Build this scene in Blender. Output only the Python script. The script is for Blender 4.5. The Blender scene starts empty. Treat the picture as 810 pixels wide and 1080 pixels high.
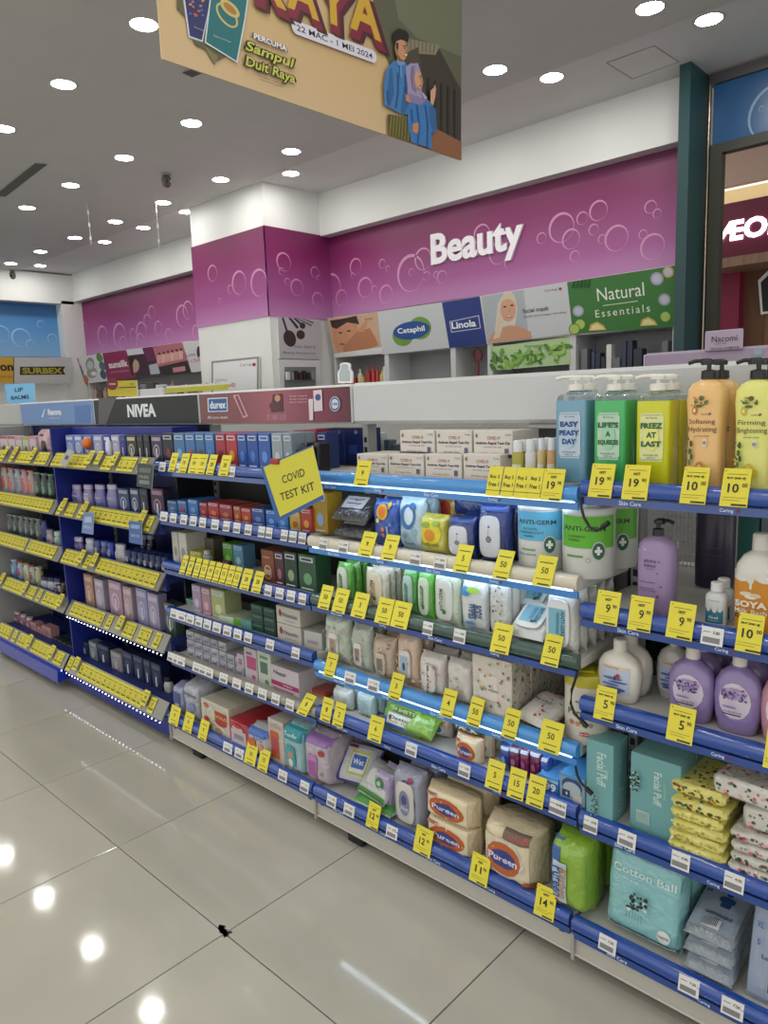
import bpy, bmesh, math, random
from mathutils import Vector, Matrix
random.seed(7)
S = bpy.context.scene
COL = S.collection
# ------------------------------------------------------------ camera
YAW, PIT, ROL, FPX, EYE = 0.76104, 0.15325, -0.03673, 773.91, 1.42
fw = Vector((-math.sin(YAW)*math.cos(PIT), math.cos(YAW)*math.cos(PIT), -math.sin(PIT)))
_r0 = Vector((math.cos(YAW), math.sin(YAW), 0)); _u0 = _r0.cross(fw)
rt = _r0*math.cos(ROL)+_u0*math.sin(ROL); up = rt.cross(fw)
cd = bpy.data.cameras.new('camera'); cam = bpy.data.objects.new('camera', cd); COL.objects.link(cam)
cam.matrix_world = Matrix(((rt.x, up.x, -fw.x, 0), (rt.y, up.y, -fw.y, 0), (rt.z, up.z, -fw.z, EYE), (0, 0, 0, 1)))
cd.sensor_fit = 'VERTICAL'; cd.sensor_height = 36; cd.lens = FPX*36/1080; cd.clip_start = 0.05
S.camera = cam
# ------------------------------------------------------------ light of the shop around, exposure
W = bpy.data.worlds.new('world'); S.world = W; W.use_nodes = True
W.node_tree.nodes['Background'].inputs[0].default_value = (1.0, 0.985, 0.95, 1)
W.node_tree.nodes['Background'].inputs[1].default_value = 0.62
S.view_settings.view_transform = 'Standard'; S.view_settings.look = 'None'
S.view_settings.gamma = 1; S.view_settings.exposure = 0.88; S.view_settings.use_curve_mapping = False
LAMP_POWER = 43.0
LED_POWER = 4.0
# ------------------------------------------------------------ measuring helpers (a pixel of the 810x1080 frame onto a real plane)
def _ray(x, y): return fw + rt*((x-405)/FPX) - up*((y-540)/FPX)
def on_y(x, y, Y): d = _ray(x, y); t = Y/d.y; return Vector((d.x*t, Y, EYE+d.z*t))
def on_x(x, y, X): d = _ray(x, y); t = X/d.x; return Vector((X, d.y*t, EYE+d.z*t))
def on_z(x, y, z): d = _ray(x, y); t = (z-EYE)/d.z; return Vector((d.x*t, d.y*t, z))
def pix(P): q = Vector(P)-Vector((0, 0, EYE)); return 405+FPX*q.dot(rt)/q.dot(fw), 540-FPX*q.dot(up)/q.dot(fw)
def x_at(px, Y, z):                      # X of the point of the line (Y, z) seen in column px
    a = -6.5; b = 1.2
    for _ in range(40):
        m = (a+b)/2
        q = Vector((m, Y, z-EYE))
        if q.dot(fw) <= 0.05 or pix((m, Y, z))[0] > px: b = m
        else: a = m
    return (a+b)/2
def z_at(py, X, Y):
    a = -0.5; b = 4.0
    for _ in range(40):
        m = (a+b)/2
        if pix((X, Y, m))[1] > py: a = m
        else: b = m
    return (a+b)/2
# ------------------------------------------------------------ materials
def lin(h):
    h = h.lstrip('#'); c = [int(h[i:i+2], 16)/255 for i in (0, 2, 4)]
    return tuple(v/12.92 if v <= 0.04045 else ((v+0.055)/1.055)**2.4 for v in c)+(1,)
_M = {}
def mat(h, rough=0.45, kind='', metal=0.0):
    key = (h, rough, kind, metal)
    if key in _M: return _M[key]
    m = bpy.data.materials.new('paint_'+h.strip('#')+kind); m.use_nodes = True
    nt = m.node_tree; b = nt.nodes['Principled BSDF']
    b.inputs['Base Color'].default_value = lin(h); b.inputs['Roughness'].default_value = rough; b.inputs['Metallic'].default_value = metal
    N = nt.nodes.new; L = nt.links.new
    if kind == 'film':                   # wrinkled glossy wrapping film
        t = N('ShaderNodeTexNoise'); t.inputs['Scale'].default_value = 24; t.inputs['Detail'].default_value = 3; t.inputs['Distortion'].default_value = 1.2
        bp = N('ShaderNodeBump'); bp.inputs['Strength'].default_value = 0.7; bp.inputs['Distance'].default_value = 0.010
        co = N('ShaderNodeTexCoord'); L(co.outputs['Object'], t.inputs['Vector'])
        L(t.outputs['Fac'], bp.inputs['Height']); L(bp.outputs['Normal'], b.inputs['Normal'])
        b.inputs['Coat Weight'].default_value = 0.9; b.inputs['Coat Roughness'].default_value = 0.12; L(bp.outputs['Normal'], b.inputs['Coat Normal'])
    elif kind == 'clear':                # liquid seen through clear plastic
        b.inputs['Transmission Weight'].default_value = 0.2; b.inputs['IOR'].default_value = 1.35
        b.inputs['Coat Weight'].default_value = 0.6
    elif kind == 'glass':
        b.inputs['Transmission Weight'].default_value = 0.9; b.inputs['IOR'].default_value = 1.2
    elif kind == 'coat':
        b.inputs['Coat Weight'].default_value = 0.8; b.inputs['Coat Roughness'].default_value = 0.06
    elif kind.startswith('emit'):
        b.inputs['Emission Color'].default_value = lin(h); b.inputs['Emission Strength'].default_value = float(kind[4:])
    elif kind == 'wall':                 # painted plaster with faint mottling
        t = N('ShaderNodeTexNoise'); t.inputs['Scale'].default_value = 3; t.inputs['Detail'].default_value = 4
        mx = N('ShaderNodeMixRGB'); mx.blend_type = 'MULTIPLY'; mx.inputs[1].default_value = lin(h); mx.inputs[0].default_value = 0.10
        L(t.outputs['Fac'], mx.inputs[2]); L(mx.outputs[0], b.inputs['Base Color'])
        co = N('ShaderNodeTexCoord'); L(co.outputs['Object'], t.inputs['Vector'])
        bp = N('ShaderNodeBump'); bp.inputs['Strength'].default_value = 0.05; t2 = N('ShaderNodeTexNoise'); t2.inputs['Scale'].default_value = 180
        L(co.outputs['Object'], t2.inputs['Vector']); L(t2.outputs['Fac'], bp.inputs['Height']); L(bp.outputs['Normal'], b.inputs['Normal'])
    elif kind == 'wood':
        t = N('ShaderNodeTexNoise'); t.inputs['Scale'].default_value = 6; t.inputs['Detail'].default_value = 5
        mp = N('ShaderNodeMapping'); mp.inputs['Scale'].default_value = (6, 6, 0.6)
        co = N('ShaderNodeTexCoord'); L(co.outputs['Object'], mp.inputs['Vector']); L(mp.outputs[0], t.inputs['Vector'])
        mx = N('ShaderNodeMixRGB'); mx.blend_type = 'MULTIPLY'; mx.inputs[0].default_value = 0.6; mx.inputs[1].default_value = lin(h)
        L(t.outputs['Fac'], mx.inputs[2]); L(mx.outputs[0], b.inputs['Base Color'])
    elif kind == 'tile':                 # polished porcelain: soft clouding and faint scuffs
        t = N('ShaderNodeTexNoise'); t.inputs['Scale'].default_value = 2.2; t.inputs['Detail'].default_value = 6
        co = N('ShaderNodeTexCoord'); oi = N('ShaderNodeObjectInfo'); ad = N('ShaderNodeVectorMath'); ad.operation = 'ADD'
        sc = N('ShaderNodeMath'); sc.operation = 'MULTIPLY'; sc.inputs[1].default_value = 20; L(oi.outputs['Random'], sc.inputs[0])
        L(co.outputs['Object'], ad.inputs[0]); L(sc.outputs[0], ad.inputs[1]); L(ad.outputs[0], t.inputs['Vector'])
        rp = N('ShaderNodeValToRGB'); rp.color_ramp.elements[0].position = 0.3; rp.color_ramp.elements[1].position = 0.75
        c = lin(h); rp.color_ramp.elements[0].color = tuple(v*0.91 for v in c[:3])+(1,); rp.color_ramp.elements[1].color = tuple(v*1.04 for v in c[:3])+(1,)
        L(t.outputs['Fac'], rp.inputs['Fac']); L(rp.outputs[0], b.inputs['Base Color'])
        t2 = N('ShaderNodeTexNoise'); t2.inputs['Scale'].default_value = 14; t2.inputs['Detail'].default_value = 5
        L(ad.outputs[0], t2.inputs['Vector']); mr = N('ShaderNodeMapRange'); mr.inputs[3].default_value = 0.02; mr.inputs[4].default_value = 0.12
        L(t2.outputs['Fac'], mr.inputs[0]); L(mr.outputs[0], b.inputs['Roughness']); b.inputs['IOR'].default_value = 1.55
    _M[key] = m; return m
def gradient(name, stops, axis, lo, hi, rough=0.5):   # printed colour gradient along an object axis
    key = (name,)
    if key in _M: return _M[key]
    m = bpy.data.materials.new(name); m.use_nodes = True; nt = m.node_tree; b = nt.nodes['Principled BSDF']; N = nt.nodes.new; L = nt.links.new
    co = N('ShaderNodeTexCoord'); sp = N('ShaderNodeSeparateXYZ'); mr = N('ShaderNodeMapRange'); rp = N('ShaderNodeValToRGB')
    L(co.outputs['Object'], sp.inputs[0]); L(sp.outputs[axis], mr.inputs[0]); mr.inputs[1].default_value = lo; mr.inputs[2].default_value = hi
    L(mr.outputs[0], rp.inputs['Fac']); e = rp.color_ramp.elements
    e[0].position = stops[0][0]; e[0].color = lin(stops[0][1]); e[1].position = stops[-1][0]; e[1].color = lin(stops[-1][1])
    for p, c in stops[1:-1]: k = e.new(p); k.color = lin(c)
    L(rp.outputs[0], b.inputs['Base Color']); b.inputs['Roughness'].default_value = rough
    _M[key] = m; return m
# ------------------------------------------------------------ mesh builder
class MB:
    def __init__(s): s.v = []; s.f = []; s.m = []; s.mats = []
    def mi(s, m):
        if m not in s.mats: s.mats.append(m)
        return s.mats.index(m)
    def poly(s, pts, m):
        b = len(s.v); s.v += [tuple(p) for p in pts]; s.f.append(tuple(range(b, b+len(pts)))); s.m.append(s.mi(m))
    def add(s, vs, fs, m):
        b = len(s.v); s.v += [tuple(p) for p in vs]; k = s.mi(m)
        for f in fs: s.f.append(tuple(i+b for i in f)); s.m.append(k)
    def box(s, x0, x1, y0, y1, z0, z1, m, bev=0):
        if bev <= 0:
            s.add([(x0,y0,z0),(x1,y0,z0),(x1,y1,z0),(x0,y1,z0),(x0,y0,z1),(x1,y0,z1),(x1,y1,z1),(x0,y1,z1)],
                  [(0,3,2,1),(4,5,6,7),(0,1,5,4),(1,2,6,5),(2,3,7,6),(3,0,4,7)], m); return
        b = min(bev, (x1-x0)/2.1, (y1-y0)/2.1, (z1-z0)/2.1)
        ring = lambda z, i: [(x0+i,y0,z),(x1-i,y0,z),(x1,y0+i,z),(x1,y1-i,z),(x1-i,y1,z),(x0+i,y1,z),(x0,y1-i,z),(x0,y0+i,z)]
        top = [(x0+b,y0+b),(x1-b,y0+b),(x1-b,y0+b),(x1-b,y1-b),(x1-b,y1-b),(x0+b,y1-b),(x0+b,y1-b),(x0+b,y0+b)]
        A = [(x, y, z0) for x, y in top]; B = ring(z0+b, b); C = ring(z1-b, b); D = [(x, y, z1) for x, y in top]
        vs = A+B+C+D; fs = []
        for r in range(3):
            for i in range(8): j = (i+1) % 8; fs.append((r*8+i, r*8+j, (r+1)*8+j, (r+1)*8+i))
        fs.append(tuple(range(7, -1, -1))[::2]); fs.append((24, 26, 28, 30))
        s.add(vs, fs, m)
    def loft(s, secs, m, n=20, cap=True):
        vs = []; fs = []
        for z, hw, hd, p, *o in secs:
            ox, oy = (o+[0, 0])[:2]
            for k in range(n):
                a = 2*math.pi*(k+0.5)/n; c = math.cos(a); q = math.sin(a)
                vs.append((ox+hw*math.copysign(abs(c)**(2/p), c), oy+hd*math.copysign(abs(q)**(2/p), q), z))
        for r in range(len(secs)-1):
            for k in range(n): j = (k+1) % n; fs.append((r*n+k, r*n+j, (r+1)*n+j, (r+1)*n+k))
        if cap: fs.append(tuple(range(n-1, -1, -1))); fs.append(tuple(range((len(secs)-1)*n, len(secs)*n)))
        s.add(vs, fs, m)
    def tube(s, pts, r, m, n=8):
        P = [Vector(p) for p in pts]; vs = []; fs = []
        for i, p in enumerate(P):
            d = (P[min(i+1, len(P)-1)]-P[max(i-1, 0)]).normalized()
            a = d.cross(Vector((0, 0, 1)));
            if a.length < 1e-3: a = d.cross(Vector((1, 0, 0)))
            a.normalize(); b = d.cross(a)
            for k in range(n): t = 2*math.pi*k/n; vs.append(p+a*math.cos(t)*r+b*math.sin(t)*r)
        for i in range(len(P)-1):
            for k in range(n): j = (k+1) % n; fs.append((i*n+k, i*n+j, (i+1)*n+j, (i+1)*n+k))
        fs.append(tuple(range(n))); fs.append(tuple(range(len(P)*n-1, (len(P)-1)*n-1, -1)))
        s.add(vs, fs, m)
    def disc(s, c, r, m, n=24, N='z'):
        pts = []
        for k in range(n):
            a = 2*math.pi*k/n; x, y = r*math.cos(a), r*math.sin(a)
            pts.append((c[0]+x, c[1]+y, c[2]) if N == 'z' else (c[0]+x, c[1], c[2]+y))
        s.poly(pts, m)
    def mesh(s, name, smooth=False, off=(0, 0, 0)):
        me = bpy.data.meshes.new(name)
        me.from_pydata([(x-off[0], y-off[1], z-off[2]) for x, y, z in s.v], [], s.f)
        for m in s.mats: me.materials.append(m)
        me.polygons.foreach_set('material_index', s.m)
        if smooth:
            me.polygons.foreach_set('use_smooth', [True]*len(s.f))
            me.set_sharp_from_angle(angle=math.radians(42))
        me.update(); return me
def origin(o):
    p = Vector((0, 0, 0))
    while o: p += o.location; o = o.parent
    return p
def link(name, me, parent=None, loc=(0, 0, 0)):
    o = bpy.data.objects.new(name, me); COL.objects.link(o); o.parent = parent; o.location = loc; return o
def wmesh(name, mb, parent=None, smooth=False):   # vertices given in world coordinates; origin set at the base of the thing
    if parent is None:
        xs, ys, zs = zip(*mb.v); c = ((min(xs)+max(xs))/2, (min(ys)+max(ys))/2, min(zs))
        return link(name, mb.mesh(name, smooth, c), None, c)
    return link(name, mb.mesh(name, smooth, origin(parent)), parent)
def empty(name, loc, rz=0):
    o = bpy.data.objects.new(name, None); COL.objects.link(o); o.location = loc; o.rotation_euler = (0, 0, rz); o.empty_display_size = 0.05; return o
def tag(o, label=None, cat=None, group=None, kind=None):
    if label: o['label'] = label
    if cat: o['category'] = cat
    if group: o['group'] = group
    if kind: o['kind'] = kind
    return o
# ------------------------------------------------------------ lettering
_T = {}
def text_flat(body, bold=0.0, shear=0.0, res=2, space=1.0):
    """triangles of a text of size 1, centred on its bounding box: (verts2d, faces, width, height)"""
    key = (body, bold, shear, res, space)
    if key in _T: return _T[key]
    cu = bpy.data.curves.new('txt', 'FONT'); cu.body = body; cu.size = 1; cu.resolution_u = res; cu.offset = bold; cu.shear = shear
    cu.align_x = 'CENTER'; cu.space_line = 0.85; cu.space_character = space; cu.fill_mode = 'FRONT'
    ob = bpy.data.objects.new('txt', cu); COL.objects.link(ob)
    dg = bpy.context.evaluated_depsgraph_get(); me = bpy.data.meshes.new_from_object(ob.evaluated_get(dg))
    vs = [(v.co.x, v.co.y) for v in me.vertices]; fs = [tuple(p.vertices) for p in me.polygons]
    bpy.data.objects.remove(ob); bpy.data.curves.remove(cu); bpy.data.meshes.remove(me)
    xs = [v[0] for v in vs]; ys = [v[1] for v in vs]; cx, cy = (min(xs)+max(xs))/2, (min(ys)+max(ys))/2
    _T[key] = ([(x-cx, y-cy) for x, y in vs], fs, max(xs)-min(xs), max(ys)-min(ys)); return _T[key]
# ------------------------------------------------------------ flat printed sheets standing in the scene
class Sheet:
    """a real flat plane: origin O, unit axes U (right) and V (up); pixels are measured onto it"""
    def __init__(s, O, U, V, base=0.0):
        s.O = Vector(O); s.U = Vector(U).normalized(); s.V = Vector(V).normalized(); s.N = s.U.cross(s.V); s.k = 0; s.base = base; s.mb = MB()
    def px(s, x, y):
        d = _ray(x, y); o = Vector((0, 0, EYE)); t = (s.O-o).dot(s.N)/d.dot(s.N); p = o+d*t-s.O; return p.dot(s.U), p.dot(s.V)
    def P(s, u, v, k=0): return s.O+s.U*u+s.V*v+s.N*(s.base+0.00015*k)
    def poly(s, pts, m, px=True):
        s.k += 1; q = [s.px(*p) for p in pts] if px else pts
        a = sum(q[i][0]*q[(i+1) % len(q)][1]-q[(i+1) % len(q)][0]*q[i][1] for i in range(len(q)))
        if a < 0: q = q[::-1]
        s.mb.poly([s.P(u, v, s.k) for u, v in q], m)
    def rect(s, x0, y0, x1, y1, m):      # corners in plane units
        s.poly([(x0, y0), (x1, y0), (x1, y1), (x0, y1)], m, False)
    def ell(s, cu, cv, ru, rv, m, n=20, rot=0):
        c, q = math.cos(rot), math.sin(rot)
        s.poly([(cu+ru*math.cos(a)*c-rv*math.sin(a)*q, cv+ru*math.cos(a)*q+rv*math.sin(a)*c) for a in [2*math.pi*i/n for i in range(n)]], m, False)
    def ellpx(s, x, y, rx, ry, m, n=20, rot=0):
        c, q = math.cos(rot), math.sin(rot)
        s.poly([(x+rx*math.cos(a)*c-ry*math.sin(a)*q, y+rx*math.cos(a)*q+ry*math.sin(a)*c) for a in [2*math.pi*i/n for i in range(n)]], m)
    def ring(s, cu, cv, r, w, m, n=28):
        s.k += 1; vs = []; fs = []
        for i in range(n):
            a = 2*math.pi*i/n; w2 = w*(0.55+0.45*math.cos(a-2.3))
            vs += [s.P(cu+r*math.cos(a), cv+r*math.sin(a), s.k), s.P(cu+(r-w2)*math.cos(a), cv+(r-w2)*math.sin(a), s.k)]
        for i in range(n): j = (i+1) % n; fs.append((2*i+1, 2*i, 2*j, 2*j+1))
        s.mb.add(vs, fs, m)
    def text(s, body, cu, cv, h, m, bold=0, shear=0, rot=0, width=None, res=3, space=1.0):
        vs, fs, w, hh = text_flat(body, bold, shear, res, space); k = h/hh; kx = k if width is None else width/w
        s.k += 1; c, q = math.cos(rot), math.sin(rot)
        s.mb.add([s.P(cu+x*kx*c-y*k*q, cv+x*kx*q+y*k*c, s.k) for x, y in vs], fs, m)
    def textpx(s, body, x, y, hpx, m, wpx=None, **kw):
        u, v = s.px(x, y); u2, v2 = s.px(x, y-hpx); u3, v3 = s.px(x+1, y)
        s.text(body, u, v, abs(v2-v), m, width=None if wpx is None else abs(s.px(x+wpx/2, y)[0]-s.px(x-wpx/2, y)[0]), **kw)
    def done(s, name, parent): return wmesh(name, s.mb, parent)
# ------------------------------------------------------------ label bookkeeping
ORD = ['first', 'second', 'third', 'fourth', 'fifth', 'sixth', 'seventh', 'eighth', 'ninth', 'tenth', 'eleventh', 'twelfth', 'thirteenth', 'fourteenth',
       'fifteenth', 'sixteenth', 'seventeenth', 'eighteenth', 'nineteenth', 'twentieth', 'twenty-first', 'twenty-second', 'twenty-third', 'twenty-fourth']
REG = []; EXTRA = {}
def reg(o, base, where, cat, key=None):
    REG.append((o, base, where, cat, key)); return o
def write_labels():
    g = {}
    for o, b, w, c, k in REG: g.setdefault((b, w), []).append((o, c, k))
    for (b, w), l in g.items():
        l.sort(key=lambda t: t[2] if t[2] is not None else t[0].location.x)
        for i, (o, c, k) in enumerate(l):
            n = len(l); pos = '' if n == 1 else (', '+ORD[i]+' from left' if i < 24 and (i <= n//2 or n <= 24) else ', '+ORD[min(23, n-1-i)]+' from right')
            if n > 1 and k is not None and 'stack' in b: pos = ', %s from bottom' % ORD[i]
            tag(o, b+EXTRA.get(o.name, '')+pos+(' '+w if w else ''), c, (b+' '+w).strip() if n > 1 else None)
# ============================================================ THE ROOM
ZC = 3.68
WHITE = mat('#dfe0de', 0.5, 'wall'); CEIL = mat('#c9c8c4', 0.6, 'wall'); CEIL2 = mat('#dad9d6', 0.6, 'wall')
def struct(name, mb, parent=None):
    o = wmesh(name, mb, parent)
    if parent is None: o['kind'] = 'structure'
    return o
def bx(x0, x1, y0, y1, z0, z1, m, bev=0): b = MB(); b.box(x0, x1, y0, y1, z0, z1, m, bev); return b
floor = struct('floor', bx(-13.2, 3, -3, 10.5, -0.12, -0.005, mat('#5f5c56', 0.8)))
floor['label'] = 'glossy cream porcelain tiled shop floor'
TS, TX, TY = 0.606, -2.797, 0.976
tm = bx(-TS/2+0.0016, TS/2-0.0016, -TS/2+0.0016, TS/2-0.0016, -0.005, 0.0, mat('#bab6aa', 0.1, 'tile'), 0.0012).mesh('floor_tile')
for i in range(-9, 7):
    for j in range(-5, 1):
        link('floor_tile', tm, floor, Vector((TX+TS*(i+0.5), TY+TS*(j+0.5), 0))-floor.location)
for i in range(-9, 7): link('floor_tile', tm, floor, Vector((TX+TS*(i+0.5), TY+TS*1.5, 0))-floor.location)
ch = MB(); random.seed(3)
for k in range(16):
    a = random.random(); cx = -1.585-0.035+a*0.06; cy = TY+random.uniform(-0.006, 0.012); r = random.uniform(0.004, 0.011)
    ch.poly([(cx+r*math.cos(t*1.05)*random.uniform(0.6, 1.2), cy+r*math.sin(t*1.05)*random.uniform(0.6, 1.2), 0.0006) for t in range(6)], mat('#2b2723', 0.9))
c = wmesh('chipped_joint', ch, floor); c['label'] = 'dark chipped spot at the tile corner'
ceil = struct('ceiling', bx(-12.95, 3, -3, 4.97, ZC, ZC+0.1, CEIL))
struct('ceiling_strip', bx(-12.95, 3, 4.97, 6.3, ZC+0.02, ZC+0.12, CEIL2), ceil)
struct('wall_back', bx(-13.1, -2.27, 6.3, 6.4, 0, 3.8, WHITE))
struct('wall_left', bx(-13.1, -12.95, -3, 6.3, 0, 3.8, WHITE))
struct('trim_1', bx(-12.7, -2.27, 5.84, 6.3, 3.25, ZC+0.02, WHITE))
struct('trim_2', bx(-12.95, -12.7, -3, 5.84, 3.20, ZC, WHITE))
struct('trim_3', bx(-12.95, -12.7, 5.62, 6.3, 1.0, 3.25, WHITE))
colm = struct('wall_column', bx(-7.78, -6.40, 5.06, 6.3, 0, ZC+0.02, WHITE))
struct('trim_4', bx(-2.29, -2.21, 5.64, 6.0, 0, ZC+0.02, mat('#1f4346', 0.45)))
# shopfront frame at the right
FD = mat('#37372f', 0.5)
w = struct('window_1', bx(-2.165, -2.08, 5.93, 6.01, 0, 3.19, FD))
struct('header_bar', bx(-2.08, 2.5, 5.93, 6.01, 3.12, 3.19, FD), w)
struct('top_rail', bx(-2.19, 2.5, 5.93, 6.01, 3.61, 3.68, mat('#6b6a6a', 0.3, metal=0.7)), w)
pl = MB(); pl.tube([(-2.188, 5.955, 0), (-2.188, 5.955, 3.68)], 0.014, mat('#a79a8c', 0.2, metal=0.9), 12); o = wmesh('steel_post', pl, w, True)
BUB = mat('#c78fb6', 0.5); BUB2 = mat('#9b4f86', 0.5); BLB = mat('#8fc0e6', 0.5)
s = Sheet((0, 5.965, 3.19), (1, 0, 0), (0, 0, 1))
g = wmesh('blue_glass', bx(-2.165, 2.5, 5.965, 5.985, 3.19, 3.61, gradient('blue_glass_print', [(0, '#5b84ad'), (1, '#2c5c8d')], 2, 0, 0.42, 0.25)), w)
s.ring(-1.72, 0.12, 0.20, 0.02, mat('#7ea3bd', 0.4)); s.ring(-1.83, 0.17, 0.018, 0.004, mat('#7ea3bd', 0.4)); s.ring(-0.7, 0.2, 0.13, 0.015, mat('#7ea3bd', 0.4))
s.done('bubble_print', w)
# ---- pink and blue wall banners
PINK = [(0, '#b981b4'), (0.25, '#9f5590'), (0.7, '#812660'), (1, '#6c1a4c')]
def banner(name, label, O, U, u0, u1, v0, v1, stops, bubbles, ringm, inner=None, text=None):
    s0 = Sheet(O, U, (0, 0, 1)); b = MB()
    A = [s0.P(u0, v0), s0.P(u1, v0), s0.P(u1, v1), s0.P(u0, v1)]; n = s0.N*(-0.02)
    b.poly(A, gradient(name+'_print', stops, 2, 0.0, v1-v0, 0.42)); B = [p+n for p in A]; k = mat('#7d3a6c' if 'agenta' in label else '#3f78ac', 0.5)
    for i in range(4): j = (i+1) % 4; b.poly([A[j], A[i], B[i], B[j]], k)
    b.poly(B[::-1], k)
    r = wmesh(name, b); tag(r, label, 'banner')
    for x, y, rp in bubbles:
        s = Sheet(O, U, (0, 0, 1), 0.001)
        u, v = s.px(x, y); u2, _ = s.px(x+rp, y); _, v2 = s.px(x, y-rp); R = abs(v2-v)
        s.ring(u, v, R, R*0.16+0.004, ringm); s.done('bubble_print', r)
    if text: text(r)
    return r
def beauty(r):
    b = MB(); s = Sheet((0, 5.97, 0), (1, 0, 0), (0, 0, 1), 0.03)
    vs, fs, w_, h_ = text_flat('Beauty', 0.03, 0, 4); k = 0.385/h_; u, v = on_y(500, 259, 5.94)[0], on_y(500, 259, 5.94)[2]
    m = mat('#f2eef4', 0.4); W2 = (on_y(549, 250, 5.94)[0]-on_y(452, 265, 5.94)[0])/w_
    F = [(x*W2+u, y*k+v) for x, y in vs]
    b.add([(x, 5.945, z) for x, z in F], fs, m); ed = {}
    for f in fs:
        for i in range(len(f)): e = (f[i], f[(i+1) % len(f)]); ed[e] = 1
    base = [(x, 5.945, z) for x, z in F]+[(x, 5.968, z) for x, z in F]; n = len(F)
    b.add(base, [(e[1], e[0], e[0]+n, e[1]+n) for e in ed if (e[1], e[0]) not in ed], m)
    l = wmesh('raised_lettering', b, r); l['label'] = 'white raised letters reading Beauty'
B1 = [(310,276,10),(313,284,4),(351,288,0.1),(375,281,9),(372,290,3),(385,303,11),(395,305,4),(407,310,10),(403,278,5),(409,283,3),(349,304,16),(360,314,9),(433,288,20),(446,273,12),(434,287,4),(450,291,5),(466,292,7),(460,290,4),(508,247,11),(525,267,12),(535,278,4),(571,251,6),(592,240,16),(602,252,11),(614,230,7),(626,242,6),(631,222,11),(606,270,6),(635,252,5),(650,251,14),(686,218,7),(693,225,5),(678,247,5),(688,260,14)]
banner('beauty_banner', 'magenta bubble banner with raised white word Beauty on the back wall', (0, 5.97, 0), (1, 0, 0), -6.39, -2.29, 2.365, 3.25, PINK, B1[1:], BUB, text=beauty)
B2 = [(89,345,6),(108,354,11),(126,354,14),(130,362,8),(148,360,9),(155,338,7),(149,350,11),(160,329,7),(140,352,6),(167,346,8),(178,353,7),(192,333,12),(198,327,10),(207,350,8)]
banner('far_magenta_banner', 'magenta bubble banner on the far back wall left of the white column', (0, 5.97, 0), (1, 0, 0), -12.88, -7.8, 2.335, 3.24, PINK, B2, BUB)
B3_ = [(224,288,9),(253,298,15),(276,298,14),(284,308,9),(232,317,4),(243,305,5)]
banner('column_front_banner', 'magenta bubble panel around front of the white column', (0, 5.05, 0), (1, 0, 0), -7.79, -6.39, 2.335, 3.26, PINK, [(224,288,9),(252,298,13),(273,298,15),(232,317,3),(243,305,5)], BUB)
banner('column_side_banner', 'magenta bubble panel on the right side of the white column', (-6.39, 0, 0), (0, 1, 0), 5.05, 5.97, 2.335, 3.26, PINK, [(299,276,10),(297,286,4),(313,303,9),(303,297,4),(332,287,6),(336,293,3),(335,316,8)], BUB)
banner('blue_wall_banner', 'blue bubble banner on the far left wall', (-12.925, 0, 0), (0, 1, 0), 3.5, 5.62, 2.33, 3.2, [(0, '#83afd8'), (0.5, '#5490c8'), (1, '#2f6ba6')], [(1,352,9),(22,356,10),(32,363,5),(43,342,4),(55,357,5)], BLB)
# ---- ceiling fittings
LAMP = mat('#fffdf6', 0.5, 'emit%g' % LAMP_POWER); RIM = mat('#b9b8b4', 0.35)
def lamp_mesh():
    a = MB(); n = 28
    for r0, r1, z0, z1 in ((0.080, 0.096, -0.004, -0.001), (0.096, 0.100, -0.001, 0.0)):
        vs = []
        for i in range(n):
            t = 2*math.pi*i/n; vs += [(r0*math.cos(t), r0*math.sin(t), z0), (r1*math.cos(t), r1*math.sin(t), z1)]
        a.add(vs, [(2*i, 2*((i+1) % n), 2*((i+1) % n)+1, 2*i+1) for i in range(n)], RIM)
    b = MB(); b.disc((0, 0, -0.003), 0.08, LAMP, n)
    b.f[-1] = b.f[-1][::-1]
    return a.mesh('trim_ring'), b.mesh('lamp_disc')
LA, LB = lamp_mesh()
rows = [('in row above the shelves', 2.55, -4.26, 0, range(-4, 5)), ('in the row beyond the shelves', 3.61, -4.31, 0, range(0, 5)),
        ('in the long middle row', 4.66, -2.08, 0, [0, 1, 3, 4, 5, 6, 7, 8, 9]), ('in the row beside the back wall', 5.12, -1.90, 0.02, [0, 1, 2, 3.66, 5.4, 6.3, 7.25, 9.2])]
for ry in (1.2, -0.2, -1.6): rows.append(('in the added unseen row at %s' % {1.2: 'aisle edge', -0.2: 'the aisle', -1.6: 'the next aisle'}[ry], ry, -1.5, 0, range(-1, 6)))  # rows out of view, added to light the aisle
for nm, y, x0, dz, ks in rows:
    for k in ks:
        x = x0-1.12*k
        if nm.endswith('shelves') and y < 3 and x > -4.2 and x < -2.2: continue
        e = empty('downlight', (x, y, ZC+dz)); link('trim_ring', LA, e); link('lamp_disc', LB, e)
        reg(e, 'round recessed downlight', nm, 'ceiling light')
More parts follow.
